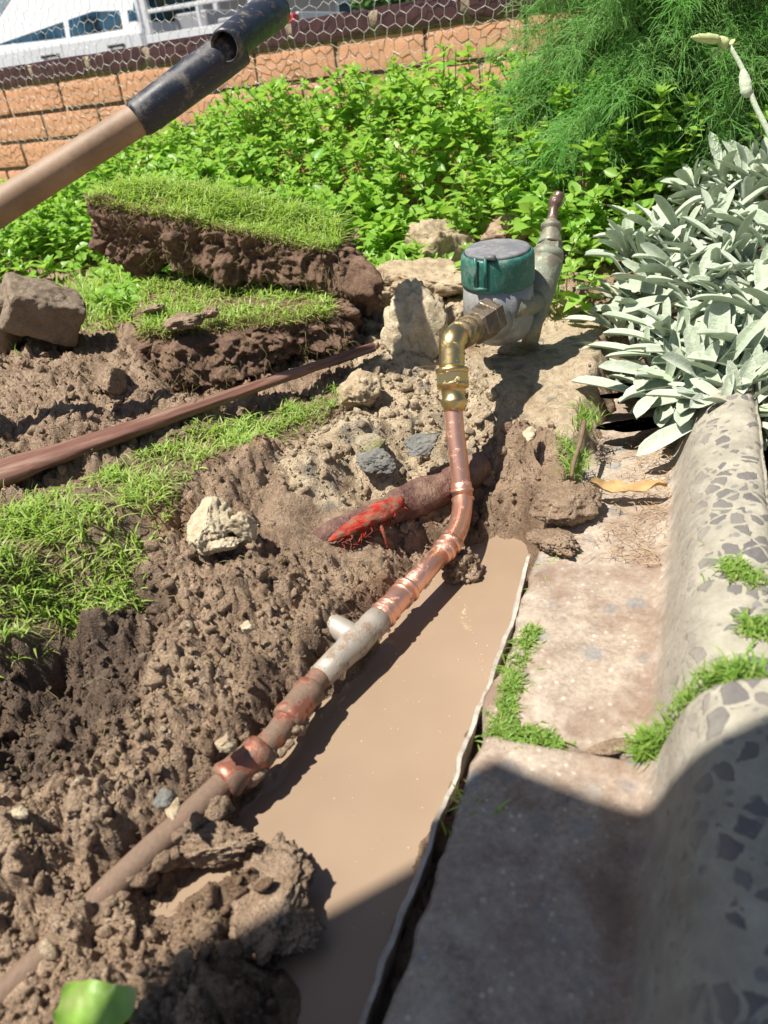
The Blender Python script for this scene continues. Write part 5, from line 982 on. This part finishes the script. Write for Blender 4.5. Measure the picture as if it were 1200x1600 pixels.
for hx_ in (2.30, 3.22):
    o = ubuild('door', [ubox(hx_-.16, hx_+.66, -.006, .02, .46, .99)], mwh.m, ute, .006)
    hb = ubuild('handle', [ubox(hx_-.09, hx_+.09, -.045, -.02, .86, .895), ubox(hx_-.09, hx_-.06, -.03, -.005, .86, .895), ubox(hx_+.06, hx_+.09, -.03, -.005, .86, .895)], mdk.m, ute, .006); hb.parent = o; hb.matrix_parent_inverse.identity()
    hb.location = hb.location-Vector((0, 0, 0))
ubuild('tray', [ubox(0, 1.88, 0, .05, .55, .94), ubox(0, 1.88, 1.70, 1.75, .55, .94), ubox(1.83, 1.88, .06, 1.69, .55, .94), ubox(.05, 1.82, .06, 1.69, .52, .58), ubox(.05, 1.80, -.012, -.001, .62, .66)], mwh.m, ute, .012)
rail = [ubox(1.80, 1.87, .0, .06, .945, 1.62), ubox(1.80, 1.87, 1.69, 1.75, .945, 1.62), ubox(1.81, 1.86, .061, 1.689, 1.55, 1.61), ubox(.45, 1.80, .01, .05, 1.16, 1.205), ubox(.45, .50, .012, .048, .945, 1.159), ubox(1.12, 1.16, .012, .048, .945, 1.159)]
ubuild('load_rail', rail, mwh.m, ute, .008)
ubuild('cargo', [ubox(.6, 1.1, .35, 1.2, .585, 1.02), ubox(1.25, 1.7, .4, 1.5, .585, 1.14)], mgy.m, ute, .02)
tg = ubuild('tailgate', [ubox(-.045, -.002, .12, 1.63, .52, .95)], mwh.m, ute, .012); h_ = ubuild('handle', [ubox(-.056, -.046, .76, .99, .80, .86)], mrd.m, ute, .004); h_.parent = tg
ubuild('bumper', [ubox(-.13, -.05, .03, 1.72, .36, .50)], mdk.m, ute, .02)
for a_, b_ in ((-.01, .118), (1.632, 1.76)): ubuild('tail_light', [ubox(-.05, .06, a_, b_, .66, .93)], mrd.m, ute, .02)
for wx in (.95, 4.30):
    for wy in (.10, 1.65):
        mb = MB(); prof_ = [(0, .20), (.0, .31), (.1, .345), (.9, .345), (1, .31), (1, .20)]; mb.lathe(U([wx, wy-.11, .35]), U([wx, wy+.11, .35]), prof_, 40); t_o = mb.build('wheel', mdk.m, ute)
        mb = MB(); mb.lathe(U([wx, wy-.115, .35]), U([wx, wy+.115, .35]), [(0, .05), (.01, .19), (.99, .19), (1, .05)], 30); rm = mb.build('rim', mch.m, ute); rm.parent = t_o
# ================================================ FAR SIDE OF THE STREET
hs = thing('house', 'pale house far behind the truck across the street', 'house', (-2, 27, RZ))
mh = M('rendered_wall', rough=.9); mh.col(mh.ramp(mh.noise(2, 3), [(.3, (.50, .45, .40)), (.7, (.58, .53, .47))])); mb = MB(); mb.box((-2, 29, 1.5), (13, 4, 2.9)); mb.build('wall', mh.m, hs, smooth=False)
mro = M('tile_roof', rough=.8); mro.col(mro.ramp(mro.noise(9, 3), [(.3, (.16, .08, .06)), (.7, (.26, .14, .10))])); mb = MB(); mb.add([[-9, 26.6, 2.95], [5, 26.6, 2.95], [5, 31.4, 2.95], [-9, 31.4, 2.95], [-6.5, 29, 4.9], [2.5, 29, 4.9]], [(0, 1, 5, 4), (1, 2, 5), (2, 3, 4, 5), (3, 0, 4), (3, 2, 1, 0)]); mb.build('roof', mro.m, hs, smooth=False)
for wx in (-6, -2.5, 1.2):
    mb = MB(); mb.box((wx, 26.99, 1.6), (1.6, .1, 1.2)); fr_ = mb.build('window', mwh.m, hs, smooth=False); mb = MB(); mb.box((wx-.38, 26.93, 1.6), (.68, .04, 1.05)); mb.box((wx+.38, 26.93, 1.6), (.68, .04, 1.05)); mb.build('pane', mgl.m, hs, smooth=False).parent = fr_
mbr = M('tree_bark', rough=.9); mbr.col(mbr.ramp(mbr.noise(8, 4), [(.3, (.08, .06, .045)), (.7, (.17, .13, .10))]))
mtl = leafmat('tree_leaf', (.05, .12, .025), (.10, .20, .05), (.12, .26, .04), .3)
for ti, (tx, ty, th, tr_, lb) in enumerate([(1.9, 15, 3.4, 1.5, 'dark green street tree seen over the wall, just right of the truck'), (6.5, 20, 5.0, 2.4, 'tall green tree behind the feathery bush, across the street'), (-9.5, 19, 4.6, 2.2, 'green tree far left behind the front of the truck')]):
    o = thing('street_tree', lb, 'tree', (tx, ty, RZ), 'trees across the street'); rr_ = np.random.default_rng(ti); mb = MB(); mb.tube(spline([[tx, ty, RZ], [tx+.1, ty, th*.3], [tx-.05, ty, th*.6]], 12), np.linspace(.17, .09, 12), 12, nz=.15, nsc=6)
    cl = []
    for q in range(9):
        a = rr_.uniform(0, 6.28); e = np.array([tx+math.cos(a)*tr_*.6*rr_.uniform(.4, 1), ty+math.sin(a)*tr_*.6*rr_.uniform(.4, 1), th*rr_.uniform(.45, .95)]); cl.append(e); mb.tube(spline([[tx, ty, th*.38], (np.array([tx, ty, th*.4])+e)/2+[0, 0, .1], e], 8), np.linspace(.07, .02, 8), 7)
    mb.build('trunk', mbr.m, o); n = 5200; c = np.array(cl)[rr_.integers(0, 9, n)]; d = rr_.normal(size=(n, 3)); d /= np.linalg.norm(d, axis=1)[:, None]; P = c+d*(tr_*.42*rr_.uniform(.3, 1, n)**.5)[:, None]; acc = Acc()
    dd_ = rr_.normal(size=(n, 3)); acc.add(scatter(leaf_template(2, .35, .2, .2), P, frames(dd_, rr_.uniform(-1, 1, n)), rr_.uniform(.10, .20, n)), rr_.uniform(0, 1, n)); acc.build('crown', mtl, o)
# ================================================ ADDED SHADE CASTER, unseen, parasol form with its rim shaped to the lower right shade
cn = Z(728, 1195, .046); t = (1.3-cn[2])/SUN[2]; cn = cn+SUN*t; RA = .275; pc = cn-np.array([-.028, RA, 0])
par = thing('added_shade_parasol', 'small beige parasol form added out of view, its rim shaped to shade the lower right corner', 'added shade caster', (pc[0], pc[1], .05))
mcv = M('shade_parasol_cloth', (.45, .40, .32), .9); mcv.bump(mcv.noise(300, 2), .0005, .5); mb = MB(); nS = 12
ring = []
for k in range(8):
    a0_ = math.pi/2+k*math.pi/4+.03; a1_ = a0_+math.pi/4; p0 = np.array([math.cos(a0_), math.sin(a0_)])*RA; p1 = np.array([math.cos(a1_), math.sin(a1_)])*RA
    p0 = p0*(1.17 if k == 7 else 1); p1 = p1*(1.17 if k == 6 else 1)
    V = []
    for i in range(nS+1):
        for j in range(nS+1):
            e = p0+(p1-p0)*j/nS; e = e*(1-(.15 if k == 7 else .01)*math.sin(math.pi*j/nS)); q = i/nS; V.append([pc[0]+e[0]*q, pc[1]+e[1]*q, 1.3+.12*(1-q)-.02*math.sin(math.pi*j/nS)*q*math.sin(math.pi*q)])
    V = np.array(V); i = np.arange(nS)[:, None]*(nS+1); j = np.arange(nS)[None]; F = np.stack([i+j, i+nS+1+j, i+nS+2+j, i+j+1], -1).reshape(-1, 4); mb.add(V, F); mb.add(V-[0, 0, .0015], F[:, ::-1])
mb.build('shade_canopy', mcv.m, par); mb = MB(); mb.tube([[pc[0], pc[1], .03], [pc[0], pc[1], .8], [pc[0], pc[1], 1.44]], .011, 16); mb.build('pole', mt, par); mb = MB(); mb.lathe([pc[0], pc[1], .018], [pc[0], pc[1], .09], [(0, .16), (.5, .16), (.7, .12), (1, .03)], 32); mb.build('base', mdk.m, par)
for k in range(8):
    a0_ = math.pi/2+k*math.pi/4+.03; e = np.array([pc[0]+math.cos(a0_)*RA*.97, pc[1]+math.sin(a0_)*RA*.97, 1.297]); mb = MB(); mb.tube([[pc[0], pc[1], 1.41], (np.array([pc[0], pc[1], 1.41])+e)/2-[0, 0, .004], e], .004, 8); mb.build('rib', mdk.m, par)
